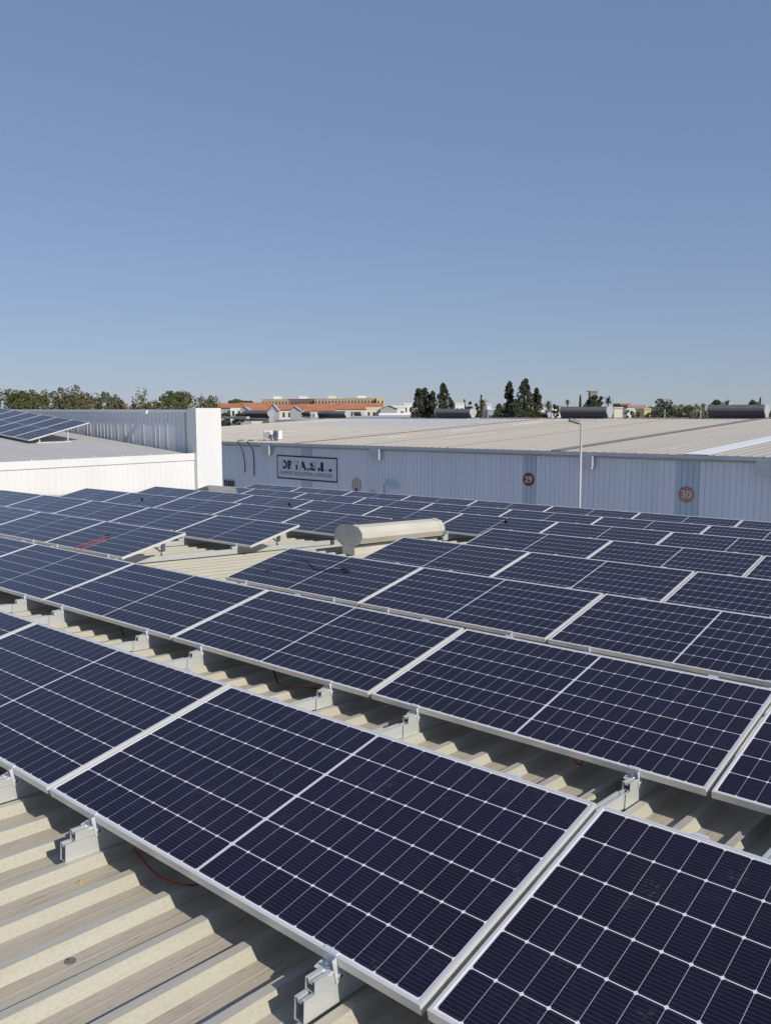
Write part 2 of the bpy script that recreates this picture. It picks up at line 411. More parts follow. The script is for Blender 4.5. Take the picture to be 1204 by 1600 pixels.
ORD = ['first', 'second', 'third', 'fourth', 'fifth', 'sixth', 'seventh', 'eighth', 'ninth', 'tenth', 'eleventh']
ROW = ['front row', 'second row', 'third row', 'fourth row', 'fifth row', 'sixth row', 'seventh row', 'back row']
PANELS = {}
for k in range(8):
    cols = []
    for n in range(-8, 3):
        if k in (2, 3, 4) and n == -3: continue
        side = 0 if n < -3 else 1
        X = XB[k][side] + n * U + PGAP / 2
        o = Vector((X, RY[k], RZ[k] + X * TA))
        q = [proj(o + AX * a * PW + BX * b * PH) for a in (0, .5, 1) for b in (0, 1)]
        vis = [p for p in q if p and -1 < p[0] < 1205 and p[1] < 1605]
        near = [p for p in q if p and -260 < p[0] < 2400]
        if vis or near: cols.append((n, X, o, bool(vis)))
    first = [c[0] for c in cols if c[3]][0]
    for n, X, o, vis in cols:
        if k in (2, 3, 4):
            where = ('%s left of the bare gap' % ORD[-4 - n]) if n < -3 else ('%s right of the bare gap' % ORD[n + 2])
        elif vis: where = '%s from the left' % ORD[n - first]
        else: where = '%s beyond the %s photo edge' % ((ORD[first - n - 1], 'left') if n < first else (ORD[n - max(c[0] for c in cols if c[3]) - 1], 'right'))
        extra = ''
        PANELS[(k, n)] = panel(frame_mat(AX, BX, NX, o), 'dark blue solar panel with silver frame, %s, %s' % (ROW[k], where), 'solar panels on the ribbed roof')
        for s, (dx, nm) in enumerate(((0.184, 'left'), (0.839, 'right'))):
            xs = XB[k][0 if n < -3 else 1] + n * U + dx * 2.119 + 0.0
            longr = k if k < 7 and not (k + 1 in (2, 3, 4) and n == -3) else None
            support(xs, RY[k], '%s aluminium support under the panel %s, %s' % (nm, where, ROW[k]), 'aluminium supports under the solar panels', longr)

# ------------------------------------------------------------------ ventilators
def vent_profile(w=0.59, h=0.32, neck=0.13, drop=0.14):
    # outline of the end plate, centred on x, z=0 at the neck base
    hw = w / 2
    return [(-neck, 0), (neck, 0), (neck, drop), (hw * 0.78, drop + h * 0.14), (hw, drop + h * 0.42), (hw * 0.97, drop + h * 0.66), (hw * 0.72, drop + h * 0.91),
            (hw * 0.30, drop + h), (-hw * 0.30, drop + h), (-hw * 0.72, drop + h * 0.91), (-hw * 0.97, drop + h * 0.66), (-hw, drop + h * 0.42), (-hw * 0.78, drop + h * 0.14), (-neck, drop)]
M['ventpaint'] = plain('cream painted steel', (0.56, 0.53, 0.45), 0.5, 0, 0.10, 4, (1, 0.3, 1))
g = NG('spangled galvanised plate'); a = g.noise(g.coord(), 30, 3, 0.6); b = g.noise(g.coord(), 9, 4)
g.base(g.mix(g.ramp(a, 0.35, 0.65), (0.36, 0.37, 0.39), (0.52, 0.53, 0.55))); g.set(0.42, 0.55); g.bump(b, 0.4, 0.01); M['galv'] = g.mat
M['ventgrey'] = plain('grey louvre steel', (0.19, 0.185, 0.19), 0.5, 0.1, 0.10, 2)
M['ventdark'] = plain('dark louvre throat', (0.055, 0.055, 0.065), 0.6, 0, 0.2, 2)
M['ventcap'] = plain('grey white vent plate', (0.40, 0.41, 0.42), 0.5, 0.1, 0.08, 2)

def near_vent():
    # lies along y over the missing column
    x = -9.095; y0, y1 = 9.46, 11.55; zb = crest_z(x, y0) - 0.0; sl = (crest_z(x, y1) - zb) / (y1 - y0)
    root = empty('ridge_ventilator', (x, y0, zb), 'cream steel ridge ventilator with grey round end plate lying between the solar panels', 'ventilator')
    def P(y, dz): return Vector((0, y, dz + sl * y))
    L = y1 - y0; pr = vent_profile(0.60, 0.335, 0.13, 0.14)
    mb = MB(); mb.extr(pr, P(-0.012, 0), P(0, 0), (1, 0, 0), (0, 0, 1)); mb.build('end_plate', M['galv'], root)
    mb = MB(); mb.extr(pr, P(L, 0), P(L + 0.012, 0), (1, 0, 0), (0, 0, 1)); mb.build('end_plate', M['galv'], root)
    # shell: the sunny flank as a bent sheet, the top slot left open
    k = 0.965
    def sheet(idx, name, mat, inset=0.0, th=0.006):
        pts = [pr[i] for i in idx]
        mb = MB()
        for a, b in zip(pts[:-1], pts[1:]):
            d = Vector((b[0] - a[0], b[1] - a[1])); n = Vector((d.y, -d.x)).normalized() * th
            ol = [(a[0] * k, a[1]), (b[0] * k, b[1]), (b[0] * k - n.x, b[1] - n.y), (a[0] * k - n.x, a[1] - n.y)]
            mb.extr(ol, P(0.001, -0.004), P(L - 0.001, -0.004), (1, 0, 0), (0, 0, 1))
        return mb.build(name, mat, root)
    sheet([3, 4, 5, 6, 7], 'side_shell', M['ventpaint']); sheet([9, 10, 11, 12], 'side_shell', M['ventpaint'])
    mb = MB(); mb.box(-0.126, 0.126, 0.002, L - 0.002, 0.0, 0.15)
    T = Matrix.Shear('XZ', 4, (0, 0)); 
    for i, v in enumerate(mb.v): mb.v[i] = (v[0], v[1], v[2] + sl * v[1])
    mb.build('neck', M['ventpaint'], root)
    mb = MB()
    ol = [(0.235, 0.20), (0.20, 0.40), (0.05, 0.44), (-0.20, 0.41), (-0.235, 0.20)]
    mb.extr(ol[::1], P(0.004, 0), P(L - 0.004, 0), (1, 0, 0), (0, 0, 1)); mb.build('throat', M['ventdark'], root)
    mb = MB(); mb.extr([(-.20, .455), (.075, .472), (.075, .4775), (-.20, .4755)], P(0.05, 0), P(L - 0.1, 0), (1, 0, 0), (0, 0, 1)); mb.build('top_slot', M['ventdark'], root)  # thin dark strip laid along the top
    for yy in (0.0, L - 0.09):                      # end bands
        mb = MB()
        for a, b in zip([pr[i] for i in (3, 4, 5, 6)], [pr[i] for i in (4, 5, 6, 7)]):
            d = Vector((b[0] - a[0], b[1] - a[1])); n = Vector((d.y, -d.x)).normalized() * 0.004
            ol = [(a[0] * k, a[1]), (a[0] * k + n.x, a[1] + n.y), (b[0] * k + n.x, b[1] + n.y), (b[0] * k, b[1])]
            mb.extr(ol[::-1], P(yy + .002, 0), P(yy + 0.09, 0), (1, 0, 0), (0, 0, 1))
        mb.build('band', M['ventpaint'], root)
near_vent()

def ridge_vent(p, length, h, label, group='louvred ventilators along the far roof ridges'):
    # axis along +x starting at p (left end of the body); seen from -y
    root = empty('ridge_ventilator', p, label, 'ventilator', group)
    w = h * 1.25; cap = 0.06
    pr = [(-w * .22, 0), (w * .22, 0), (w * .25, h * .18), (w * .5, h * .52), (w * .5, h * .72), (w * .36, h), (-w * .36, h), (-w * .5, h * .72), (-w * .5, h * .52), (-w * .25, h * .18)]
    def sweep(name, ol, x0, x1, mat):
        mb = MB(); mb.extr([(a, b) for a, b in ol][::-1], (x0, 0, 0), (x1, 0, 0), (0, 1, 0), (0, 0, 1)); return mb.build(name, mat, root)
    sweep('hood', [(-w * .49, h * .56), (-w * .49, h * .72), (-w * .36, h * .985), (w * .36, h * .985), (w * .49, h * .72), (w * .49, h * .56)][::-1], 0.03, length, M['ventgrey'])
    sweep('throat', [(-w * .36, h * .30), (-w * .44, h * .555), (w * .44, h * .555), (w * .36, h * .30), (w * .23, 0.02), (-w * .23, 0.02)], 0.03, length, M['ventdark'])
    sweep('end_plate', pr, length + .002, length + cap, M['ventcap']); sweep('end_plate', pr, -cap, 0.028, M['ventcap'])
    mb = MB(); mb.box(-cap, length + cap, -w * .30, w * .30, -0.35, -0.005); mb.build('base', M['ventcap'], root)
    return root

# ------------------------------------------------------------------ white warehouse on the left
def corr(mb, p0, axis, n, pitch, z0f, z1f, groove=0.03, depth=0.02, mi=0, out=(0, 0, 0), mif=None):
    """vertical trapezoid cladding: outer flats with narrow grooves. axis = unit vector along, out = outward normal"""
    ax, ou = Vector(axis), Vector(out); p0 = Vector(p0)
    for i in range(n):
        s = i * pitch; k = mi if mif is None else mif(i)
        pts = [(s, 0), (s + pitch - groove, 0), (s + pitch - groove * .7, -depth), (s + pitch - groove * .3, -depth), (s + pitch, 0)]
        for (a, da), (b, db) in zip(pts[:-1], pts[1:]):
            A = p0 + ax * a + ou * da; B = p0 + ax * b + ou * db
            mb.quad((A.x, A.y, z0f(a)), (B.x, B.y, z0f(b)), (B.x, B.y, z1f(b)), (A.x, A.y, z1f(a)), k)
M['whitewall'] = plain('white painted cladding', (0.74, 0.735, 0.71), 0.5, 0, 0.05, 0.8, (1, 1, 0.25))
M['whiteroof'] = plain('pale grey roof sheet', (0.50, 0.48, 0.45), 0.6, 0, 0.06, 0.7, (0.4, 2, 1))
M['greyclad'] = plain('light grey cladding', (0.80, 0.805, 0.81), 0.5, 0, 0.03, 0.8, (1, 1, 0.3))
WX = -24.2; WE = EYE - 1.525; WS = 0.0725; WQ = 1.12
def white_building():
    root = empty('white_warehouse', (WX, 0, 0), 'white clad warehouse with grey roof and tall parapet at the left of the photo', 'warehouse')
    def pa(o): o.parent = root; o.matrix_parent_inverse = Matrix.Translation((-WX, 0, 0)); return o
    y0, y1 = -8.0, 17.56
    mb = MB(); n = int((y1 - y0) / 0.205)
    corr(mb, (WX, y1, 0), (0, -1, 0), n, 0.205, lambda s: 0.0, lambda s: WE - 0.22, 0.03, 0.012, 0, (1, 0, 0))
    # corr runs towards -y: flip so that normals face +x
    pa(mb.build('wall', M['whitewall']))
    mb = MB(); mb.box(WX - 0.05, WX + 0.035, y0, y1 - 0.002, WE - 0.225, WE + 0.012)
    pa(mb.build('eave_flashing', M['whitewall']))
    def rz(x): return WE + WS * (WX - x) if x > -43 else WE + WS * (WX + 43) - WS * (-43 - x)
    mb = MB(); xs = [WX - 0.052, -28, -33, -38, -43, -50, -64]
    mb2 = MB()
    p = 0.42; ny = int((y1 - y0) / p)
    for i in range(ny):
        ya = y0 + i * p
        for a, b in zip(xs[:-1], xs[1:]):
            za, zb = rz(a), rz(b)
            for (u, du), (w, dw) in (((0, 0), (.36, 0)), ((.36, 0), (.38, .012)), ((.38, .012), (.40, .012)), ((.40, .012), (.42, 0))):
                mb2.quad((b, ya + u, zb + du), (a, ya + u, za + du), (a, ya + w, za + dw), (b, ya + w, zb + dw))
    pa(mb2.build('roof', M['whiteroof']))
    # eave screws
    for i in range(0, 14):
        yy = y1 - 0.8 - i * 1.0; mb = MB(); mb.cyl((WX - 0.02, yy, WE + 0.012), (WX - 0.02, yy, WE + 0.05), 0.035, n=8)
        pa(mb.build('eave_bolt', M['rail']))
    # parapet wall across the roof, facing the camera, with pale strips painted as sun glints
    top = EYE - 0.02
    mb = MB(); n = int((WX - 0.35 + 52) / 0.25)
    corr(mb, (-52, y1, 0), (1, 0, 0), n, 0.25, lambda s: rz(-52 + s) - 0.3, lambda s: top - 0.10, 0.03, 0.03, 0, (0, -1, 0))
    mb.box(-52, WX - 0.3, y1 + 0.04, y1 + 0.70, 3.0, top - 0.1, 0)
    pa(mb.build('parapet', M['greyclad']))
    mb = MB(); mb.box(-52, WX - 0.30, y1 - 0.05, y1 + 0.72, top - 0.0995, top); pa(mb.build('parapet_coping', M['greyclad']))
    rr = random.Random(3)
    for i in range(3, 60):
        if rr.random() < 0.5: continue
        xx = WX - 0.6 - i * 0.25 + 0.005
        mb = MB(); mb.box(xx - 0.013, xx + 0.013, y1 - 0.012, y1 - 0.002, rz(xx) + 0.02, top - 0.3)
        pa(mb.build('sun_glint_strip', M['whitewall']))  # pale strip imitates sunlight caught on the corrugation sides
    mb = MB(); mb.box(WX - 0.297, WX + 0.18, y1 - 0.06, y1 + 1.0, 0, EYE + 0.03)
    pa(mb.build('corner_pillar', M['whitewall']))
    mb = MB(); mb.box(-27.1, -26.93, y1 - 0.12, y1 - 0.052, top - 0.16, top - 0.03); pa(mb.build('bracket', M['whitewall']))
white_building()

def white_array():
    # portrait panels on a sloped frame on the white roof
    sA = -math.atan(WS)
    ax = Vector((math.cos(sA), 0, math.sin(sA))).normalized()      # along +x, descending
    t = R(14.5); bx = Vector((0, math.cos(t), math.sin(t)))
    nx = ax.cross(bx).normalized(); bx = nx.cross(ax)
    F = Vector((-25.52 * WQ, 12.34 * WQ, EYE - 0.95 * WQ))                          # front right corner
    gaps = ['rightmost', 'second from the right', 'third from the right', 'fourth from the right', 'fifth from the right', 'sixth from the right', 'seventh from the right']
    for i in range(7):
        o = F - ax * (i * (PH + 0.02) * WQ)                               # right edge of this panel
        # portrait: panel long side (local x) runs up bx, short side (local y) runs towards -ax
        m = frame_mat(bx, -ax, nx, o) @ Matrix.Scale(WQ, 4)
        panel(m, 'upright blue solar panel on the white warehouse roof, %s in its row' % gaps[i], 'upright solar panels on the white warehouse roof')
    for i, wh in enumerate(('right end', 'middle', 'left end')):
        x = -25.66 * WQ - i * 2.9; zr = WE + WS * (WX - x) + 0.03
        root = empty('tilt_frame', (x, 12.75 * WQ, zr), 'white steel tilt frame under the %s of the upright panels on the white roof' % wh, 'mounting frame', 'tilt frames on the white warehouse roof')
        off = F.z + (F.x - x) * WS; 
        Y0 = 12.75 * WQ
        def zp(y): return off + (Y0 + y - F.y) * math.tan(t) - 0.05 - zr
        mb = MB(); mb.box(-0.022, 0.022, -0.022, 0.022, 0, zp(0)); mb.build('leg', M['rail'], root)
        mb = MB(); mb.box(-0.022, 0.022, 1.04, 1.085, 0, zp(1.06)); mb.build('leg', M['rail'], root)
        mb = MB(); mb.box(-0.028, 0.028, -0.11, 1.18, -0.028, 0.012); mb.build('base_rail', M['rail'], root)
        mb = MB(); mb.extr([(-.02, -.045), (.02, -.045), (.02, 0), (-.02, 0)], (0, -0.28, zp(-0.28)), (0, 1.5, zp(1.5)), (1, 0, 0), (0, 0, 1)); mb.build('top_rail', M['rail'], root)
white_array()

# ------------------------------------------------------------------ far blue-grey warehouse
FY = 36.0; FS = 0.043; FT = 0.0072; RIDGE = 65.7
def eave_z(x): return EYE - 1.842 + FT * x
def far_z(x, y): return eave_z(x) + FS * (y - FY)
g = NG('blue grey cladding'); tc = g.n('ShaderNodeTexCoord'); sx = g.n('ShaderNodeSeparateXYZ'); g.l(tc.outputs['Object'], sx.inputs[0])
wn = g.n('ShaderNodeTexWhiteNoise'); wn.noise_dimensions = '1D'; g.l(g.math('FLOOR', g.math('DIVIDE', sx.outputs[0], 1.04)), wn.inputs['W'])
a = g.noise(g.coord('Object', (1, 1, 0.12)), 0.9, 6, 0.6); b = g.noise(g.coord('Object', (5, 1, 0.10)), 1.6, 6, 0.65); c = g.noise(g.coord('Object', (1, 1, 1)), 3.0, 5, 0.7)
col = g.mix(g.ramp(a, 0.3, 0.7), (0.79, 0.805, 0.87), (0.85, 0.86, 0.91))
col = g.mix(g.math('MULTIPLY', wn.outputs[0], 0.35), col, (0.73, 0.75, 0.82))
col = g.mix(g.math('MULTIPLY', g.ramp(b, 0.50, 0.72), 0.40), col, (0.63, 0.64, 0.68))
col = g.mix(g.math('MULTIPLY', g.ramp(c, 0.66, 0.74), 0.45), col, (0.45, 0.43, 0.41))
g.base(col); g.set(0.5); M['blueclad'] = g.mat
M['greenclad'] = plain('sea green cladding', (0.52, 0.61, 0.67), 0.5, 0, 0.08, 1, (1, 1, 0.2))
M['gutter'] = plain('grey gutter', (0.46, 0.49, 0.52), 0.5, 0, 0.08, 1)
g = NG('far roof sheet'); a = g.noise(g.coord('Object', (0.9, 0.05, 1)), 1.5, 6, 0.65); b = g.noise(g.coord('Object', (0.05, 0.05, 1)), 1.0, 4)
c = g.noise(g.coord('Object', (2.2, 0.02, 1)), 1.0, 3)
col = g.mix(g.ramp(a, 0.3, 0.7), (0.49, 0.435, 0.355), (0.55, 0.495, 0.415)); col = g.mix(g.math('MULTIPLY', g.ramp(b, 0.4, 0.65), 0.4), col, (0.46, 0.43, 0.37))
col = g.mix(g.math('MULTIPLY', g.ramp(c, 0.56, 0.66), 0.25), col, (0.38, 0.30, 0.24))
g.base(col); g.set(0.7); M['farroof'] = g.mat
M['farblue'] = plain('bluish new roof sheet', (0.44, 0.44, 0.43), 0.55, 0, 0.05, 1)
M['translucent'] = plain('white translucent sheet', (0.86, 0.85, 0.83), 0.5, 0, 0.05, 1, (1, 0.1, 1))
M['greystrip'] = plain('aged rooflight sheet', (0.24, 0.225, 0.215), 0.6, 0, 0.08, 1, (1, 0.1, 1))
M['rust'] = plain('rusty seam', (0.30, 0.19, 0.13), 0.8, 0, 0.2, 1)
M['whiteplastic'] = plain('white painted metal', (0.74, 0.74, 0.71), 0.4)
def far_building():
    root = empty('blue_warehouse', (-30, FY, 0), 'long blue grey clad warehouse with wide cream roof behind the solar panels', 'warehouse')
    def pa(o): o.parent = root; o.matrix_parent_inverse = Matrix.Translation((30, -FY, 0)); return o
    X0, X1 = -66.0, 16.0; pitch = 0.26
    bands = [(at_y(470, 700, FY).x, at_y(487, 700, FY).x), (at_y(816, 760, FY).x, at_y(838, 760, FY).x), (at_y(1057, 770, FY).x, at_y(1089, 770, FY).x)]
    n = int((X1 - X0) / pitch)
    def mif(i):
        x = X0 + i * pitch + pitch / 2
        return 1 if any(a < x < b for a, b in bands) else 0
    mb = MB(); corr(mb, (X0, FY, 0), (1, 0, 0), n, pitch, lambda s: 0.0, lambda s: eave_z(X0 + s) - 0.16, 0.05, 0.035, 0, (0, -1, 0), mif)
    mb.quad((X1, FY, 0), (X1, 2 * RIDGE - FY, 0), (X1, RIDGE, far_z(X1, RIDGE)), (X1, FY, eave_z(X1)))
    mb.quad((X0, FY, 0), (X0, 2 * RIDGE - FY, 0), (X0, RIDGE, far_z(X0, RIDGE)), (X0, FY, eave_z(X0)))
    pa(mb.build('wall', [M['blueclad'], M['greenclad']]))
    # roof: ribbed sheet
    mb = MB(); p = 0.5; k = int((X1 - X0) / p)
    yb = FY - 0.28
    for i in range(k):
        x = X0 + i * p; new = -60 < x < -40
        for (u, du), (w, dw) in (((0, 0), (.38, 0)), ((.38, 0), (.41, .018)), ((.41, .018), (.47, .018)), ((.47, .018), (.5, 0))):
            a, b = x + u, x + w
            ym = 53.0
            mb.quad((a, yb, far_z(a, yb) + du), (b, yb, far_z(b, yb) + dw), (b, ym, far_z(b, ym) + dw), (a, ym, far_z(a, ym) + du), 0)
            mb.quad((a, ym, far_z(a, ym) + du), (b, ym, far_z(b, ym) + dw), (b, RIDGE, far_z(b, RIDGE) + dw), (a, RIDGE, far_z(a, RIDGE) + du), 1 if new else 0)
            mb.quad((a, RIDGE, far_z(a, RIDGE) + du), (b, RIDGE, far_z(b, RIDGE) + dw), (b, 95, far_z(b, 36.4)), (a, 95, far_z(a, 36.4)), 0)
    pa(mb.build('roof', [M['farroof'], M['farblue']]))
    mb = MB()
    for i in range(27):                                   # gutter in lengths
        a = X0 + i * 3.05; b = min(a + 3.045, X1)
        mb.box(a, b, FY - 0.34, FY - 0.06, 0, 0.15)
        for v in range(len(mb.v) - 8, len(mb.v)):
            q = mb.v[v]; mb.v[v] = (q[0], q[1], q[2] + eave_z(q[0]) - 0.17)
        mb.box(a, b, FY - 0.052, FY - 0.002, -0.28, -0.16)
        for v in range(len(mb.v) - 8, len(mb.v)):
            q = mb.v[v]; mb.v[v] = (q[0], q[1], q[2] + eave_z(q[0]) - 0.01)
    pa(mb.build('gutter', M['gutter']))
    for px in (422, 592, 921, 1199):                      # rainwater boxes under the gutter
        x = at_y(px, 712, FY).x; z = eave_z(x) - 0.18
        mb = MB(); mb.extr([(-.34, 0), (-.34, -.42), (-.22, -.62), (.30, -.62), (.34, -.42), (.34, 0)], (x, FY - 0.42, z), (x, FY - 0.004, z), (1, 0, 0), (0, 0, 1))
        pa(mb.build('rainwater_box', M['gutter']))
    def strip(x, w, ya, yb_, mat, name, dz=0.026, label=None):
        mb = MB(); mb.box(x, x + w, ya, yb_, 0, 0.012)
        mb.v = [(a, b, c + far_z(a, b) + dz) for a, b, c in mb.v]; o = pa(mb.build(name, mat))
        if label: o['label'] = label
    strip(-14.45, 1.15, FY - 0.27, 65.2, M['translucent'], 'skylight_strip', label='bright white rooflight strip')
    strip(-20.9, 0.55, FY - 0.27, 65.4, M['greystrip'], 'skylight_strip', label='dark grey rooflight strip')
    rr = random.Random(5)
    for x in (-27.2, -33.2, -39.0):
        strip(x, 0.13, FY - 0.2, 62 + rr.random() * 3, M['rust'], 'rusty_seam')
    for x in (-31.5, -36.2, -41.0, -45.5, -49.5, -54.0, -58.5):    # broken white seams
        y = 37.5 + rr.random() * 4
        while y < 63:
            L = 1.5 + rr.random() * 5; strip(x, 0.13, y, min(y + L, 64), M['translucent'], 'sealed_seam'); y += L + 2 + rr.random() * 6
    # dark opening with white box low on the left
    a = at_y(351, 750, FY); b = at_y(367, 763, FY)
    mb = MB(); mb.box(a.x, b.x, FY - 0.05, FY - 0.006, b.z - 0.6, a.z); o = pa(mb.build('window', M['dark']))
    mb = MB()
    for xx in (a.x - .05, b.x): mb.box(xx, xx + .05, FY - 0.07, FY - 0.005, b.z - .6, a.z)
    for q in range(1, 5): mb.box(a.x + (b.x - a.x) * q / 5 - .012, a.x + (b.x - a.x) * q / 5 + .012, FY - 0.065, FY - 0.052, b.z - .6, a.z - .002)
    mb.box(a.x - .05, b.x + .05, FY - 0.07, FY - 0.005, a.z + .001, a.z + .06); mb.build('window_frame', M['gutter'], o)
    a = at_y(352, 696, FY); b = at_y(357, 704, FY)
    mb = MB(); mb.box(a.x, b.x, FY - 0.08, FY - 0.004, b.z, a.z); pa(mb.build('wall_box', M['blueclad']))
    mb = MB(); mb.box(X0, X1, RIDGE - 0.25, RIDGE + 0.25, 0, 0.05)
    mb.v = [(x, y, z + far_z(x, RIDGE) + 0.035) for x, y, z in mb.v]; pa(mb.build('ridge_cap', M['farroof']))
    # cream kerb and pale pipe bundle on the ridge at the left
    a = at_y(343, 655, 64.6); b = at_y(388, 652, 64.6)
    mb = MB(); mb.box(a.x, b.x, 64.3, 64.8, far_z(a.x, 64.5) + .05, far_z(a.x, 64.5) + 0.33); pa(mb.build('kerb', M['farroof']))
far_building()

# second warehouse behind, only its roof shows over the ridge
def back_building():
    root = empty('back_warehouse', (-60, 100, 0), 'low grey white warehouse roof just showing beyond the cream roof ridge', 'warehouse')
    def pa(o): o.parent = root; o.matrix_parent_inverse = Matrix.Translation((60, -100, 0)); return o
    zr = EYE - 1.0
    mb = MB(); mb.quad((-113, 99, zr - 0.9), (-88, 99, zr - 0.6), (-88, 116, zr - 0.1), (-113, 116, zr - 0.3)); mb.quad((-113, 116, zr - 0.3), (-88, 116, zr - .1), (-88, 132, zr - .6), (-113, 132, zr - .9))
    pa(mb.build('roof', M['farblue']))
    mb = MB(); mb.quad((-113, 99, 0), (-88, 99, 0), (-88, 99, zr - .601), (-113, 99, zr - .901)); mb.quad((-88, 99, 0), (-88, 132, 0), (-88, 132, zr - .601), (-88, 99, zr - .601)); pa(mb.build('wall', M['blueclad']))
    return zr
BZ = back_building()

for (xa, xb, yt, yb, lab) in ((385, 423, 641.5, 655.8, 'dark louvred ridge ventilator with tall grey end box, leftmost on the cream roof'),
                              (501, 543, 642, 654.6, 'dark louvred ridge ventilator on the cream roof below the orange tiled houses'),
                              (684, 738, 638.5, 654.6, 'dark louvred ridge ventilator beside the pair of dark pines'),
                              (879, 951, 635, 653.6, 'long dark louvred ridge ventilator below the stone tower'),
                              (1108, 1196, 632, 652.6, 'largest dark louvred ridge ventilator at the right edge of the photo')):
    a = at_y(xa, yb, RIDGE); b = at_y(xb, yb, RIDGE); t = at_y((xa + xb) / 2, yt, RIDGE - .4); z = far_z((a.x + b.x) / 2, RIDGE) + 0.04
    ridge_vent((a.x, RIDGE, z), b.x - a.x, max(0.55, t.z - z), lab)
for (xa, xb, yt, yb, lab) in ((474, 487, 643, 650, 'small ventilator left of the roof ventilator under the orange roofs'),
                              (555, 566, 643, 650, 'small ventilator right of the roof ventilator under the orange roofs'),
                              (655, 678, 645.5, 653.5, 'small ventilator at the foot of the dark pine clump'),
                              (829, 857, 644, 653.0, 'small ventilator at the foot of the tall dark tree')):
    a = at_y(xa, yb, 116); b = at_y(xb, yb, 116); t = at_y(xa, yt, 116)
    ridge_vent((a.x, 116, a.z), b.x - a.x, t.z - a.z, lab)

# ------------------------------------------------------------------ lettering
def text_mesh(txt, h, mats, extr=0.004, bold=0.0, squeeze=1.0, space=1.0):
    cu = bpy.data.curves.new('t', 'FONT'); cu.body = txt; cu.size = h; cu.extrude = extr; cu.offset = bold; cu.space_character = space
    o = bpy.data.objects.new('t', cu); S.collection.objects.link(o)
    bpy.context.view_layer.update()
    me = bpy.data.meshes.new_from_object(o.evaluated_get(bpy.context.evaluated_depsgraph_get()))
    bpy.data.objects.remove(o); me.materials.clear()
    for q in (mats if isinstance(mats, (list, tuple)) else [mats]): me.materials.append(q)
    for v in me.vertices: v.co.x *= squeeze
    return me
def fit_text(txt, w, h, mats, bold=0.0, extr=0.004, space=1.0):
    me = text_mesh(txt, 1.0, mats, extr, bold, 1.0, space)
    xs = [v.co.x for v in me.vertices]; ys = [v.co.y for v in me.vertices]
    for v in me.vertices:
        v.co.x = (v.co.x - min(xs)) / (max(xs) - min(xs)) * w; v.co.y = (v.co.y - min(ys)) / (max(ys) - min(ys)) * h
    return me
WALLROT = (R(90), 0, 0)
M['ink'] = plain('faded black paint', (0.025, 0.028, 0.045), 0.7, 0, 0.2, 3)
M['inkthin'] = plain('thin faded lettering', (0.17, 0.18, 0.22), 0.7, 0, 0.2, 3)
M['palegreen'] = plain('faded green paint', (0.44, 0.60, 0.55), 0.7, 0, 0.1, 3)
M['signboard'] = plain('sign ground paint', (0.72, 0.735, 0.79), 0.55, 0, 0.05, 2)
def wall_sign():
    y = FY - 0.012
    tl, br = at_y(433, 710.5, FY), at_y(527.5, 754, FY); w = br.x - tl.x
    zt = tl.z; zb = at_y(433, 747, FY).z; h = zt - zb
    root = empty('wall_sign', (tl.x, y, zb), 'framed company sign lettered in black on the blue grey wall', 'sign')
    mb = MB(); mb.box(0, w, -0.008, 0.006, 0, h); mb.build('board', M['signboard'], root)
    mb = MB(); t = 0.085; s = 0.035
    mb.box(0, w, -.02, -.0085, h - t, h); mb.box(0, w, -.02, -.0085, 0, t); mb.box(0, t * .8, -.02, -.0085, t + .001, h - t - .001); mb.box(w - t * .8, w, -.02, -.0085, t + .001, h - t - .001)
    mb.build('border', M['ink'], root)
    # two tone stencilled letters: black parts and pale green parts of each letter are blocks of its own outline
    import bmesh
    letters = [('O', .075, .175, (.36, .5), (1, -.15)), ('R', .185, .285, (.56, .5), (-1, .35)), ('T', .295, .385, (.5, .58), (0, -1)), ('A', .385, .505, (.40, .5), (1, .2)),
               (',', .515, .555, (0, 2), (0, -1)), ('S', .565, .675, (.50, .50), (-.75, -.5)), ('.', .690, .728, (0, 2), (0, -1)), ('L', .735, .845, (.46, .5), (-1, 0)), ('.', .865, .915, (0, 2), (0, -1))]
    for ch, a, b, pc, pn in letters:
        lw = (b - a) * w; z0 = h * 0.42; hh = h * 0.37
        if ch == '.': hh *= (.42 if a < .8 else .36)
        if ch == ',': z0 -= hh * .12; hh *= .36
        me = fit_text(ch, lw, hh, [M['palegreen'], M['ink']], 0.055, 0.004)
        bm = bmesh.new(); bm.from_mesh(me)
        co = Vector((pc[0] * lw, pc[1] * hh, 0)); no = Vector((pn[0] / lw, pn[1] / hh, 0)).normalized()
        bmesh.ops.bisect_plane(bm, geom=bm.verts[:] + bm.edges[:] + bm.faces[:], plane_co=co, plane_no=no)
        for f in bm.faces: f.material_index = 1 if (f.calc_center_median() - co).dot(no) > 0 else 0
        bm.to_mesh(me); bm.free()
        o = link('letter', me, root); o.rotation_euler = WALLROT; o.location = (a * w, -.0135, z0)
    me = fit_text('ENCHAPADOS Y DECORATIVOS PARA LA CONSTRUCCION', w * 0.87, h * 0.15, M['inkthin'], 0.0, 0.003)
    o = link('lettering', me, root); o.rotation_euler = WALLROT; o.location = (w * .05, -.0125, h * 0.19)
wall_sign()

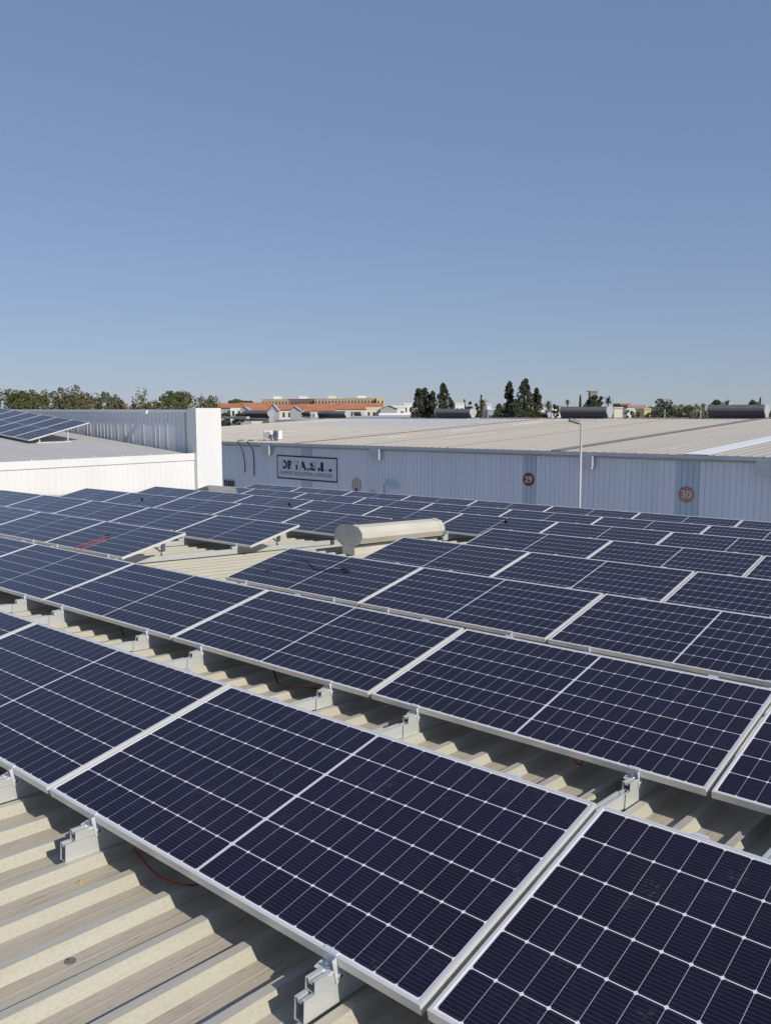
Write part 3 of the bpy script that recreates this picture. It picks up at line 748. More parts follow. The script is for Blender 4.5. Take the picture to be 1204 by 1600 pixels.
g = NG('dark red sign paint'); a = g.noise(g.coord('Object', (1, 1, .4)), 7, 4); g.base(g.mix(a, (0.19, 0.04, 0.035), (0.27, 0.075, 0.06))); g.set(0.6); M['sign29'] = g.mat
g = NG('faded red sign paint'); a = g.noise(g.coord('Object', (1, 1, .4)), 6, 4); g.base(g.mix(g.ramp(a, .35, .65), (0.44, 0.16, 0.11), (0.54, 0.27, 0.22))); g.set(0.6); M['sign30'] = g.mat
M['cream'] = plain('cream numeral paint', (0.68, 0.60, 0.56), 0.6)
def number_sign(px, py, txt, rad, mat, label):
    c = at_y(px, py, FY); y = FY - 0.01
    root = empty('number_sign', (c.x, y, c.z), label, 'sign', 'round number signs on the blue grey wall')
    mb = MB(); mb.cyl((0, 0.008, 0), (0, -0.012, 0), rad, n=40); mb.build('disc', mat, root)
    me = fit_text(txt, rad * 1.25, rad * 1.0, M['cream'], 0.025); o = link('numerals', me, root); o.rotation_euler = WALLROT; o.location = (-rad * .625, -0.017, -rad * .5)
number_sign(825.5, 749, '29', 0.33, M['sign29'], 'dark red round sign numbered 29 on the blue grey wall')
number_sign(1071.5, 772.5, '30', 0.35, M['sign30'], 'faded orange red round sign numbered 30 on the blue grey wall')

# faded painted patches
def disc_patch(px, py, rx, rz, mat, name, label, bars=None, barm=None):
    c = at_y(px, py, FY); root = empty(name, (c.x, FY - 0.008, c.z), label, 'wall painting')
    mb = MB(); pts = [(rx * math.cos(2 * math.pi * i / 36), rz * math.sin(2 * math.pi * i / 36)) for i in range(36)]
    mb.extr(pts, (0, -0.004, 0), (0, 0.004, 0), (1, 0, 0), (0, 0, 1)); mb.build('patch', mat, root)
    if bars:
        for (a, b, c_, d, mt) in bars:
            mb = MB(); mb.box(a, b, -.009, -.0045, c_, d); mb.build('stroke', mt, root)
M['beige'] = plain('faded beige paint', (0.62, 0.57, 0.49), 0.7, 0, 0.12, 3, (3, 1, .5))
M['brown'] = plain('faded brown paint', (0.22, 0.16, 0.13), 0.7)
M['teal'] = plain('faded teal paint', (0.50, 0.64, 0.70), 0.7, 0, 0.1, 3)
M['redpaint'] = plain('faded red paint', (0.36, 0.09, 0.06), 0.7)
disc_patch(557, 758, 0.40, 0.46, M['beige'], 'wall_painting', 'faded beige round painting with brown strokes on the blue grey wall',
           [(-.30, -.26, -.3, .3, M['brown']), (-.10, -.06, -.4, .4, M['brown']), (.12, .15, -.1, .41, M['brown']), (.28, .31, -.25, .28, M['brown']), (-.14, .12, -.40, -.18, M['redpaint'])])
disc_patch(582, 771, 0.32, 0.25, M['beige'], 'wall_painting', 'smaller faded beige round painting, half hidden by the farthest panels')
c = at_y(612, 757, FY); root = empty('wall_painting', (c.x, FY - 0.008, c.z), 'faded teal slanted patch painted on the blue grey wall', 'wall painting')
mb = MB(); mb.extr([(-.55, -.05), (-.2, -.25), (.62, -.2), (.5, .1), (.15, .32), (-.5, .25)], (0, -.004, 0), (0, .004, 0), (1, 0, 0), (0, 0, 1)); mb.build('patch', M['teal'], root)
mb = MB(); mb.box(-.58, -.54, -.009, -.0045, -.75, .0); mb.build('stroke', M['ink'], root)
mb = MB(); mb.box(-.50, -.25, -.006, .003, -.75, -.26); mb.build('stroke', M['signboard'], root)

# ------------------------------------------------------------------ air conditioners on the far roof edge, cables, lamp
def ac(x, y, w, h, d, label, rz):
    z = far_z(x, y) + 0.06
    root = empty('air_conditioner', (x, y, z), label, 'air conditioner', 'air conditioners on the far roof edge', rz)
    mb = MB(); mb.box(-w / 2, w / 2, -d / 2, d / 2, 0.06, h); mb.build('casing', M['whiteplastic'], root)
    mb = MB(); cx = -w * .13
    mb.cyl((cx, -d / 2 - .001, h * .52), (cx, -d / 2 - .02, h * .52), h * .40, n=24); mb.build('fan_grille', plain('grey grille', (0.30, 0.30, 0.29), .6), root)
    mb = MB()
    for xx in (-w * .35, w * .35): mb.box(xx - .03, xx + .03, -d / 2 - .02, d / 2 + .02, -0.02, 0.0595)
    mb.build('foot', M['gutter'], root)
p1 = at_y(434, 686, 37.3); p0 = at_y(420, 686, 37.3)
ac(p1.x, 37.3, 0.62, 0.62, 0.30, 'white air conditioner showing its round fan, right one on the far roof edge', R(-8))
ac(p0.x - .05, 37.3, 0.55, 0.60, 0.28, 'white air conditioner turned sideways, left one on the far roof edge', R(62))
for i, (xa, ya, pts) in enumerate((('a', 0, [(371, 690), (376, 697), (380, 708), (382, 722), (383, 738)]), ('b', 0, [(386, 690), (391, 697), (395, 704), (396.5, 720), (397, 743)]))):
    P = [at_y(x, y, FY - 0.36 if j < 2 else FY - 0.05) for j, (x, y) in enumerate(pts)]
    P = [Vector((P[0].x - .1, FY + .3, far_z(P[0].x, FY + .3) + .08)), Vector((P[0].x, FY - .3, eave_z(P[0].x) + .06))] + P[1:]
    mb = MB(); mb.tube(smooth_pts(P, 5), 0.028, 6)
    tag(mb.build('hanging_cable', M['black']), 'black cable hanging over the far gutter, %s of the two' % ('left one, ending thicker' if i == 0 else 'right one, longer and thinner'), 'cable', 'cables hanging on the blue grey wall')

def lamp():
    y = 31.0; top = at_y(908, 662, y); x = top.x
    M['galvpole'] = plain('galvanised pole', (0.42, 0.41, 0.42), 0.55, 0.1, 0.06, 2)
    root = empty('street_lamp', (x, y, 0.0), 'tall grey street lamp with flat head in front of the blue grey wall', 'street lamp')
    zt = top.z
    mb = MB(); mb.cyl((0, 0, 0), (0, 0, zt), 0.078, 0.045, n=16); mb.cyl((0, 0, 0.0), (0, 0, 0.6), 0.13, 0.12, n=16); mb.build('pole', M['galvpole'], root)
    hd = -RGT * 0.55 + Vector((0, 0, 0.16)); hd.normalize()
    a = Vector((0, 0, zt - .04)); mb = MB(); mb.tube([a, a + hd * .06 + Vector((0, 0, .05)), a + hd * .16 + Vector((0, 0, .05))], 0.035, 8); mb.build('arm', M['galvpole'], root)
    s = FWD.cross(hd); u = Vector((hd.y, -hd.x, 0)).normalized(); w = hd.cross(u)
    mb = MB(); ol = [(-.15, -.03), (-.11, -.07), (.11, -.07), (.15, -.03), (.10, .08), (-.10, .08)]
    c0 = a + hd * .10 + Vector((0, 0, .05)); mb.extr(ol, c0, c0 + hd * .42, u, -w if w.z < 0 else w)
    mb.build('lamp_head', plain('brown grey lamp head', (0.13, 0.115, 0.10), .5), root)
lamp()

# ------------------------------------------------------------------ cables, screws on our roof
def on_roof(px, py, h=0.0):
    d = ray(px, py); lo, hi = 0.3, 60.0
    for _ in range(60):
        t = (lo + hi) / 2; p = d * t
        if p.z + EYE - h > crest_z(p.x, p.y): lo = t
        else: hi = t
    p = d * lo; return Vector((p.x, p.y, p.z + EYE))
def at_plane_y(px, py, y): return at_y(px, py, y)
def cable(pts, mat, r, label):
    mb = MB(); mb.tube(smooth_pts(pts, 8), r, 8); tag(mb.build('cable', mat), label, 'cable')
y = RY[0] + 0.05
cable([at_y(196, 1312, y + .25), at_y(212, 1330, y + .08), at_y(230, 1352, y + .03), at_y(250, 1370, y + .02), at_y(275, 1380, y + .02), at_y(300, 1383, y + .05), at_y(322, 1380, y + .2)], M['red'], 0.0042, 'thick red cable sagging below the front edge of the front row')
cable([at_y(-20, 1192, y + .15), at_y(-6, 1202, y + .03), at_y(4, 1208, y + .02), at_y(10, 1206, y + .1), at_y(16, 1200, y + .3)], M['red'], 0.008, 'dark red cable loop at the left edge under the front row')
y = RY[1] + 0.06
cable([at_y(424, 1040, y + .10), at_y(428, 1050, y), at_y(431, 1060, y), at_y(434, 1066, y + .02)], M['black'], 0.008, 'short black cable dropping from the second row')
cable([at_y(433, 1064, y + .01), at_y(441, 1071, y), at_y(456, 1075, y), at_y(475, 1074, y + .02), at_y(497, 1077, y + .08), at_y(520, 1080, y + .25)], M['red'], 0.005, 'thin red cable strung in the shade under the second row')
cable([at_y(183, 966, y + .12), at_y(188, 978, y), at_y(192, 990, y), at_y(196, 994, y + .1)], M['black'], 0.006, 'short black cable hanging under the left part of the second row')
cable([at_y(893, 1182, y + .1), at_y(898, 1190, y), at_y(906, 1195, y), at_y(911, 1188, y + .06)], M['red'], 0.006, 'little red cable loop under the right part of the second row')
def on_panel(k, px, py, h):
    o = Vector((0, RY[k], RZ[k])); d = ray(px, py); e = Vector((0, 0, EYE))
    t = (o - e).dot(NX) / d.dot(NX); return e + d * t + NX * h
k = 2
cable([on_panel(k, 118, 858, .0), on_panel(k, 122, 855.5, .012), on_panel(k, 140, 849, .012), on_panel(k, 158, 843.5, .014), on_panel(k, 166, 841, .014), on_panel(k, 167, 843, .012), on_panel(k, 150, 849, .010), on_panel(k, 130, 856, .010), on_panel(k, 127, 859, 0)], M['pinkred'], 0.006, 'pink red cable looped over a panel left of the bare roof gap')
mb = MB(); a = on_panel(k, 165, 839, .016); mb.cyl(a, a + Vector((.02, .06, .02)), 0.010, n=8); tag(mb.build('cable_connector', M['black']), 'black plug at the end of the red cable lying on a panel', 'connector')
cable([on_panel(k, 415, 893, .008), on_panel(k, 440, 886, .01), on_panel(k, 462, 877.5, .012), on_panel(k, 478, 877, .012), on_panel(k, 484, 882, .01), on_panel(k, 492, 889, .01), on_panel(k, 505, 892, .01), on_panel(k, 535, 892, .012)], M['black'], 0.0045, 'thin black cable lying across a panel right of the bare roof gap')
mb = MB(); a = on_panel(k, 534, 892, .016); b = on_panel(k, 546, 891.5, .016); mb.cyl(a, b, 0.011, n=8); tag(mb.build('cable_connector', M['black']), 'black plug at the end of the black cable lying on a panel', 'connector')
for px, py, kk, lab in ((222, 779.5, 4, 'small black knob on a panel near the white warehouse'), (452, 787, 5, 'small black knob on a panel left of the ridge ventilator'), (790, 814, 5, 'small black knob on a panel right of the ridge ventilator')):
    a = on_panel(kk, px, py + 1, 0.001); mb = MB(); mb.cyl(a, a + NX * .045, .03, .022, n=10)
    best = min((q for q in PANELS if q[0] == kk), key=lambda q: (PANELS[q].matrix_world @ Vector((PW / 2, PH / 2, 0)) - a).length)
    o = mb.build('knob', M['black']); o.parent = PANELS[best]; o.matrix_parent_inverse = PANELS[best].matrix_world.inverted()
# red and black wires at the post beside the gap
xg = XB[2][0] + -4 * U + 0.839 * 2.119 + .012
M['washer'] = plain('aged washer', (0.20, 0.19, 0.17), .6, .3, .2, 60)
M['ochre'] = plain('yellowed washer', (0.50, 0.38, 0.20), .7, 0, .15, 60)
def screw(px, py, mat, label):
    p = on_roof(px, py, -0.042); p.z = crest_z(p.x, p.y) - 0.0415
    root = empty('roof_screw', p, label, 'screw', 'screws in the roof pans')
    root.rotation_euler = (-SL, 0, 0)
    mb = MB(); mb.cyl((0, 0, 0), (0, 0, 0.0022), 0.019, n=20); mb.build('washer', mat, root)
    mb = MB(); mb.cyl((0, 0, 0.0022), (0, 0, 0.009), 0.0075, n=6, smooth=False); mb.build('screw_head', mat, root)
screw(110, 1502, M['washer'], 'grey screw with round washer in the roof pan at lower left')
screw(127, 1379, M['ochre'], 'yellowed screw with washer in the roof pan below the left support')
screw(375, 1051, M['washer'], 'grey screw on the roof between the two front rows')

# ------------------------------------------------------------------ trees
def leaf_mat(name, c0, c1, scale=0.6):
    g = NG(name); a = g.noise(g.coord('Object'), scale, 3); b = g.noise(g.coord('Object'), 3.1, 2)
    g.base(g.mix(g.ramp(g.math('ADD', g.math('MULTIPLY', a, .65), g.math('MULTIPLY', b, .35)), 0.36, 0.62), c0, c1)); g.set(0.7, 0, 0.25); return g.mat
LM = {'green': leaf_mat('green leaves', (0.055, 0.070, 0.026), (0.155, 0.17, 0.065)),
      'grey': leaf_mat('grey green eucalyptus leaves', (0.09, 0.10, 0.06), (0.21, 0.215, 0.14)),
      'brown': leaf_mat('olive brown leaves', (0.09, 0.078, 0.036), (0.21, 0.175, 0.085)),
      'dark': leaf_mat('dark pine needles', (0.022, 0.029, 0.016), (0.075, 0.082, 0.045)),
      'olive': leaf_mat('olive leaves', (0.07, 0.08, 0.035), (0.165, 0.165, 0.08)),
      'palm': leaf_mat('palm fronds', (0.10, 0.095, 0.035), (0.20, 0.17, 0.07))}
M['bark'] = plain('bark', (0.13, 0.10, 0.075), 0.9, 0, .25, 2, (1, 1, .3))
def clump(mb, c, r, n, size, rr, flat=1.0):
    for _ in range(n):
        while True:
            v = Vector((rr.uniform(-1, 1), rr.uniform(-1, 1), rr.uniform(-1, 1)))
            if 0.1 < v.length < 1: break
        v = v.normalized() * (0.45 + 0.55 * rr.random() ** 0.6)
        p = c + Vector((v.x * r, v.y * r, v.z * r * flat))
        u = Vector((rr.gauss(0, 1), rr.gauss(0, 1), rr.gauss(0, 1))).normalized(); w = u.orthogonal().normalized()
        s = size * rr.uniform(.55, 1.25)
        u *= s; w *= s * rr.uniform(.4, .8)
        mb.quad(p - u * .5 - w * .1, p - w * .5, p + u * .5 + w * .1, p + w * .5)
def tree(px, topy, wpx, depth, kind, leaf, label, group, seed, name='tree', basef=0.30):
    rr = random.Random(seed)
    b = at_d(px, 639, depth); b.z = 0
    h = EYE + (639 - topy) * depth / FPX; r = wpx * depth / FPX / 2 * {'palm': 1.25, 'cypress': 1.3, 'umbrella': 1.1, 'bush': 1.35, 'broad': 1.8, 'euca': 2.2, 'conifer': 2.0}.get(kind, 1.5)
    root = empty(name, b, label, 'tree' if name != 'bush' else 'bush', group)
    mb, tr = MB(), MB(); ls = 0.0029 * depth
    if kind == 'broad':
        z0 = h * basef
        tr.tube([(0, 0, 0), (rr.uniform(-.2, .2), 0, h * .3), (rr.uniform(-.4, .4), rr.uniform(-.3, .3), h * .6), (0, 0, h * .85)], [h * .028, h * .02, h * .012, h * .004], 8)
        nc = 30
        for i in range(nc):
            a = rr.uniform(0, 6.283); t = rr.random(); zz = z0 + (h - z0) * (0.10 + 0.82 * t)
            env = math.sin(math.pi * min(1, .22 + .74 * t)) ** .7
            rad = r * env * (0.30 + 0.58 * rr.random()); c = Vector((math.cos(a) * rad, math.sin(a) * rad, zz))
            cr = r * rr.uniform(.20, .36)
            c.z = min(c.z, h - cr * .75)
            clump(mb, c, cr, 70, ls, rr, .85)
            if i % 2 == 0: tr.tube([(0, 0, z0 + (c.z - z0) * .4), tuple(c * .5 + Vector((0, 0, z0 + (c.z - z0) * .6)) * .5), tuple(c)], [h * .010, h * .006, h * .002], 5)
        clump(mb, Vector((rr.uniform(-.2, .2) * r, 0, h - r * .22)), r * .24, 60, ls, rr)
    elif kind == 'euca':
        nst = 3
        for s_ in range(nst):
            a = s_ * 2.1 + rr.uniform(-.4, .4); lean = r * .45
            top = Vector((math.cos(a) * lean, math.sin(a) * lean, h * rr.uniform(.80, .95) if s_ else h * .95))
            tr.tube([(0, 0, 0), tuple(top * .35), tuple(top * .7 + Vector((rr.uniform(-.3, .3), 0, 0))), tuple(top)], [h * .02, h * .014, h * .008, h * .002], 7)
            for i in range(12):
                t = rr.uniform(.38, 1.0); c = top * t + Vector((rr.gauss(0, .30) * r, rr.gauss(0, .30) * r, rr.uniform(-.03, .02) * h))
                cr = r * rr.uniform(.16, .32) * (1.15 - .4 * t); c.z = min(c.z, h - cr * .9)
                clump(mb, c, cr, 62, ls, rr, 1.15)
                tr.tube([tuple(top * (t - .12)), tuple(c)], [h * .006, h * .002], 5)
    elif kind == 'conifer':
        tr.tube([(0, 0, 0), (0, 0, h * .5), (0, 0, h * .97)], [h * .022, h * .014, h * .002], 8)
        n = 60
        for i in range(n):
            t = i / (n - 1); zz = h * (basef + (.985 - basef) * t); env = (1 - t) ** .65 * .9 + .10
            a = rr.uniform(0, 6.283); rad = r * env * rr.uniform(.25, .85)
            c = Vector((math.cos(a) * rad * 1.15, math.sin(a) * rad * 1.15, zz)); cr = r * (.13 + .20 * env) * rr.uniform(.55, 1.35)
            c.z = min(c.z, h - cr * .6); clump(mb, c, cr, 58, ls, rr, 1.2)
            tr.tube([(0, 0, zz - cr * .6), tuple(c)], [h * .005, h * .0015], 4)
        clump(mb, Vector((0, 0, h - r * .2)), r * .16, 40, ls * .8, rr, 1.6)
    elif kind == 'cypress':
        tr.tube([(0, 0, 0), (0, 0, h * .9)], [h * .02, h * .003], 7)
        for i in range(30):
            t = i / 29; zz = h * (.08 + .90 * t); env = max(.06, math.sin(math.pi * min(1, .30 + .70 * t)) if t < .45 else (1 - t) / .55 * .98)
            a = rr.uniform(0, 6.283); clump(mb, Vector((math.cos(a) * r * env * .35, math.sin(a) * r * env * .35, zz)), r * env * .75 + .04, 44, ls * .8, rr, 1.3)
    elif kind == 'umbrella':
        tr.tube([(0, 0, 0), (.3, 0, h * .45), (0, 0, h * .8)], [h * .03, h * .022, h * .01], 8)
        for i in range(26):
            a = rr.uniform(0, 6.283); q = math.sqrt(rr.random()); c = Vector((math.cos(a) * r * q * .9, math.sin(a) * r * q * .9, h - r * .16 - q * q * r * .24))
            clump(mb, c, r * .2, 60, ls, rr, .6)
            if i % 3 == 0: tr.tube([(0, 0, h * .72), tuple(c - Vector((0, 0, r * .08)))], [h * .009, h * .003], 5)
    elif kind == 'palm':
        hz = h - r * .8
        tr.tube([(0, 0, 0), (.15, 0, hz * .5), (0, 0, hz)], [.28, .2, .18], 8)
        for i in range(46):
            a = rr.uniform(0, 6.283); el = rr.uniform(-.9, 1.3); d = Vector((math.cos(a) * math.cos(el), math.sin(a) * math.cos(el), math.sin(el)))
            side = d.cross(Vector((0, 0, 1))); side = side.normalized() if side.length > .1 else Vector((1, 0, 0)); p = Vector((0, 0, hz)); L = r * rr.uniform(.75, 1.0)
            for sgm in range(4):
                q = p + d * L / 4; d = (d + Vector((0, 0, -.17))).normalized(); ww = side * r * (.10, .13, .10, .05)[sgm]; w2 = side * r * (.13, .10, .05, .01)[sgm]
                mb.quad(p - ww, q - w2, q, p); mb.quad(p, q, q + w2 + Vector((0, 0, -.04)), p + ww + Vector((0, 0, -.04))); p = q
    elif kind == 'bush':
        tr.tube([(0, 0, 0), (0, 0, h * .6)], [.15, .06], 6)
        for i in range(18):
            a = rr.uniform(0, 6.283); q = math.sqrt(rr.random()); cr = r * rr.uniform(.22, .34)
            clump(mb, Vector((math.cos(a) * r * q * .8, math.sin(a) * r * q * .8, min(h - cr * .8, h * rr.uniform(.35, .98)))), cr, 60, ls, rr, .9)
            if i % 3 == 0: tr.tube([(0, 0, h * .3), (math.cos(a) * r * q * .8, math.sin(a) * r * q * .8, h * .7)], [.08, .02], 5)
    mb.build('crown', LM[leaf], root); tr.build('trunk', M['bark'], root)

GL_, GR_ = 'trees beyond the white warehouse', 'trees beyond the cream roof'
T = [(8, 608, 34, 150, 'broad', 'green', 'round green tree at the far left edge of the photo', GL_),
     (30, 610, 30, 155, 'broad', 'green', 'second green tree from the left photo edge', GL_),
     (50, 609.5, 30, 148, 'broad', 'green', 'dense green tree left of the tall grey eucalyptus', GL_),
     (67, 602, 17, 152, 'euca', 'grey', 'slim grey green eucalyptus just left of the tallest left tree', GL_),
     (86, 601, 28, 142, 'euca', 'olive', 'tall dark olive eucalyptus, highest of the trees at the left', GL_),
     (105, 602, 20, 146, 'euca', 'grey', 'greyish sparse eucalyptus right of the tallest left tree', GL_),
     (133, 614, 44, 160, 'broad', 'brown', 'low wide olive brown tree between the two eucalyptus groups', GL_),
     (168, 608, 18, 150, 'euca', 'grey', 'pale grey eucalyptus left of the small gap of sky', GL_),
     (184, 612, 13, 150, 'euca', 'grey', 'small grey eucalyptus at the left side of the sky gap', GL_),
     (213, 607, 34, 150, 'euca', 'brown', 'brownish eucalyptus with open crown above the parapet', GL_),
     (234, 617, 20, 156, 'euca', 'brown', 'thin brownish tree at the right side of the open crowned eucalyptus', GL_),
     (249, 626, 10, 150, 'bush', 'dark', 'small dark bushy tree left of the large green crown by the pillar', GL_),
     (266, 612, 26, 146, 'broad', 'green', 'green round crown, left half of the tree pair by the white pillar', GL_),
     (284, 611, 28, 150, 'broad', 'olive', 'olive crown in the middle of the trees by the white pillar', GL_),
     (308, 606, 36, 144, 'euca', 'green', 'tall light crowned tree just behind the white pillar', GL_),
     (329, 624, 9, 170, 'bush', 'dark', 'little dark tree right of the white pillar', GL_),
     (369, 624, 22, 290, 'umbrella', 'green', 'wide umbrella pine above the orange roofs', GR_),
     (387, 626.5, 18, 300, 'umbrella', 'dark', 'smaller flat pine right of the umbrella pine', GR_),
     (653, 609, 20, 130, 'conifer', 'dark', 'dark dense pine, left one of the dark clump above the cream roof', GR_),
     (664, 607.5, 20, 132, 'conifer', 'dark', 'dark dense pine in the middle of the dark clump', GR_),
     (675, 613, 15, 131, 'conifer', 'dark', 'lower dark pine at the right side of the dark clump', GR_),
     (691, 600, 19, 128, 'conifer', 'dark', 'tall dark tree with ragged top standing alone right of the dark clump', GR_),
     (704, 621, 13, 134, 'broad', 'dark', 'short dark tree at the foot of the ragged tall tree', GR_),
     (725, 624, 4, 190, 'cypress', 'dark', 'thin small cypress right of the white box house', GR_),
     (734, 628, 9, 190, 'broad', 'dark', 'small round dark tree right of the thin cypress', GR_),
     (744, 631, 9, 195, 'broad', 'dark', 'low dark tree left of the yellowish palm', GR_),
     (754, 621, 15, 130, 'palm', 'palm', 'yellowish shaggy palm left of the tall dark pair', GR_),
     (751, 616.5, 5, 170, 'cypress', 'dark', 'dark cypress tip rising behind the yellowish palm', GR_),
     (779, 631, 14, 150, 'broad', 'dark', 'low dark tree at the left foot of the tall dark group', GR_),
     (794, 598, 21, 128, 'conifer', 'dark', 'tall dark tree, left one of the tall dark group', GR_),
     (819, 594, 24, 126, 'conifer', 'dark', 'highest dark tree in the middle of the tall dark group', GR_),
     (838, 607, 16, 128, 'conifer', 'dark', 'shorter dark tree, right one of the tall dark group', GR_),
     (806, 627, 34, 122, 'broad', 'dark', 'broad dark shrubby tree filling the foot of the tall dark group', GR_),
     (856, 625, 15, 180, 'palm', 'olive', 'dull green palm right of the tall dark group', GR_),
     (868, 632, 9, 190, 'bush', 'dark', 'low dark bush right of the dull green palm', GR_),
     (886, 623.5, 9, 190, 'palm', 'olive', 'small round headed palm standing free against the sky', GR_),
     (905.5, 617, 7, 190, 'cypress', 'dark', 'pointed dark cypress left of the stone tower', GR_),
     (926, 618, 18, 200, 'broad', 'dark', 'dark tree in front of the stone tower', GR_),
     (937, 620, 11, 196, 'broad', 'dark', 'dark round tree right of the stone tower', GR_),
     (949, 618, 15, 190, 'palm', 'dark', 'dark spiky palm right of the stone tower trees', GR_),
     (976, 631, 10, 140, 'bush', 'olive', 'slim olive bush right of the cream wall', GR_),
     (997, 640, 22, 130, 'bush', 'green', 'low sunny green bush in front of the white wall', GR_),
     (1036, 624, 36, 150, 'broad', 'dark', 'big dark rounded tree above the right part of the roof', GR_),
     (1018, 636, 14, 140, 'bush', 'dark', 'dark bush at the left foot of the big rounded tree', GR_),
     (1064, 633, 26, 145, 'bush', 'olive', 'olive bush right of the big rounded tree', GR_),
     (1084, 632, 26, 140, 'bush', 'olive', 'olive bush further right beside the pale post', GR_),
     (1103, 631, 20, 142, 'bush', 'green', 'green bush left of the largest ventilator', GR_),
     (1118, 625, 18, 190, 'broad', 'dark', 'dark tree peeping over the left end of the largest ventilator', GR_),
     (1135.5, 624, 10, 190, 'palm', 'brown', 'brown headed palm over the largest ventilator', GR_),
     (1177, 625.5, 20, 190, 'broad', 'dark', 'grey dark tree over the right part of the largest ventilator', GR_),
     (1186, 621, 3, 190, 'cypress', 'dark', 'thin dark cypress at the far right', GR_),
     (890, 643, 18, 128, 'bush', 'olive', 'olive bush left of the long ventilator', GR_),
     (350, 645, 16, 160, 'bush', 'dark', 'dark shrub in front of the white house by the pillar', GR_),
     (372, 646, 16, 160, 'bush', 'dark', 'dark shrub between the white houses at the left end', GR_)]
NM = {'broad': 'leafy_tree', 'euca': 'eucalyptus_tree', 'conifer': 'conifer_tree', 'cypress': 'cypress_tree', 'umbrella': 'umbrella_pine', 'palm': 'palm_tree', 'bush': 'bush'}
for i, (px, ty, w, d, kind, leaf, lab, grp) in enumerate(T):
    if px < 300: w *= 1.3
    tree(px, ty, w, d, kind, leaf, lab, grp, 100 + i, NM[kind], 0.34 if kind == 'broad' else 0.25)
# far wooded strip closing the horizon
mb = MB(); rr = random.Random(77)
for i in range(420):
    px = rr.uniform(-250, 1450); dd = rr.uniform(330, 520); b = at_d(px, 639, dd); hh = rr.uniform(6.5, 10.2)
    clump(mb, Vector((b.x, b.y, hh * .55)), hh * .5, 34, 1.6, rr, 1.0)
tag(mb.build('woodland', LM['dark']), 'far dark belt of trees and scrub along the horizon', 'woodland', None, 'stuff')

# ------------------------------------------------------------------ town
M['wwhite'] = plain('white render', (0.80, 0.79, 0.76), .8, 0, .05, .3)
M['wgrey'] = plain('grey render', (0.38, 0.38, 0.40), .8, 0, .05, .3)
M['wcream'] = plain('cream render', (0.74, 0.69, 0.57), .8, 0, .05, .3)
M['wyellow'] = plain('yellow render', (0.66, 0.54, 0.28), .8, 0, .06, .3)
M['wochre'] = plain('ochre render', (0.42, 0.33, 0.22), .8, 0, .08, .3)
M['wbrown'] = plain('brown red render', (0.22, 0.12, 0.11), .8, 0, .08, .3)
M['wpink'] = plain('dull pink render', (0.40, 0.28, 0.27), .8, 0, .08, .3)
M['stone'] = plain('tower stone', (0.30, 0.25, 0.20), .9, 0, .15, .5)
g = NG('orange roof tiles'); a = g.noise(g.coord('Object', (1, 1, 1)), 0.5, 5); w_ = g.n('ShaderNodeTexWave'); w_.inputs['Scale'].default_value = 2.2
g.l(g.coord(), w_.inputs[0]); g.base(g.mix(g.ramp(a, .3, .7), (0.40, 0.145, 0.07), (0.50, 0.21, 0.11))); g.set(.85); M['tile'] = g.mat
M['pane'] = plain('dark window pane', (0.06, 0.065, 0.08), .2)
def house(px0, px1, ytop, yeave, depth, wall, roof, label, group=None, name='house', wins=0, gable=False, boxes=(), dp=10.0, ybase=None, winz=.55, rows=1, winmat=None):
    """front faces the camera; px0..px1 wide, eave at yeave, ridge at ytop"""
    c = at_d((px0 + px1) / 2, 639, depth); w = (px1 - px0) * depth / FPX
    ze = EYE + (639 - yeave) * depth / FPX; zt = EYE + (639 - ytop) * depth / FPX
    rz = math.atan2(RGT.y, RGT.x)
    root = empty(name, (c.x, c.y, 0), label, 'house' if name == 'house' else 'building', group, rz)
    mb = MB(); h = w / 2; mb.box(-h, h, 0, dp, 0, ze)
    if gable:
        mb.poly([(-h, 0, ze), (h, 0, ze), (0, 0, zt)]); mb.poly([(h, dp, ze), (-h, dp, ze), (0, dp, zt)])
    wl = mb.build('wall', wall, root)
    mb = MB(); o = .35
    if gable:
        mb.quad((-h - o, -o, ze - .1), (0, -o, zt + .1), (0, dp + o, zt + .1), (-h - o, dp + o, ze - .1)); mb.quad((0, -o, zt + .1), (h + o, -o, ze - .1), (h + o, dp + o, ze - .1), (0, dp + o, zt + .1))
        mb.build('roof', roof, root)
    elif zt - ze > .8:
        mb.quad((-h - o, -o, ze + .02), (h + o, -o, ze + .02), (h + o, dp / 2, zt), (-h - o, dp / 2, zt)); mb.quad((-h - o, dp / 2, zt), (h + o, dp / 2, zt), (h + o, dp + o, ze + .02), (-h - o, dp + o, ze + .02))
        for s in (-1, 1): mb.poly([(s * (h + .1), -.1, ze), (s * (h + .1), dp + .1, ze), (s * (h + .1), dp / 2, zt - .03)])
        mb.quad((-h - o, -o, ze - .16), (h + o, -o, ze - .16), (h + o, -o, ze + .02), (-h - o, -o, ze + .02))
        mb.build('roof', roof, root)
    else:
        mb.box(-h - .1, h + .1, -.1, dp + .1, ze + .002, ze + max(.2, zt - ze)); mb.build('roof', roof, root)
    for r_ in range(rows):
        for i in range(wins):
            x = -h + w * (i + .5) / wins; zc = ze - (1.6 + r_ * 3.0) * 1.0
            mb = MB(); ww = min(1.1, w / wins * .4); mb.box(x - ww / 2, x + ww / 2, -.05, -.004, zc - .7, zc + .7); f_ = mb.build('window', winmat or M['pane'], root)
    for bx0, bx1, by, mat in boxes:
        xa = (bx0 - (px0 + px1) / 2) * depth / FPX; xb_ = (bx1 - (px0 + px1) / 2) * depth / FPX; zb = EYE + (639 - by) * depth / FPX
        mb = MB(); mb.box(xa, xb_, 1.0, 6.0, ze + .25, zb); mb.build('rooftop_room', mat, root)
HG = 'orange roofed houses in the town'
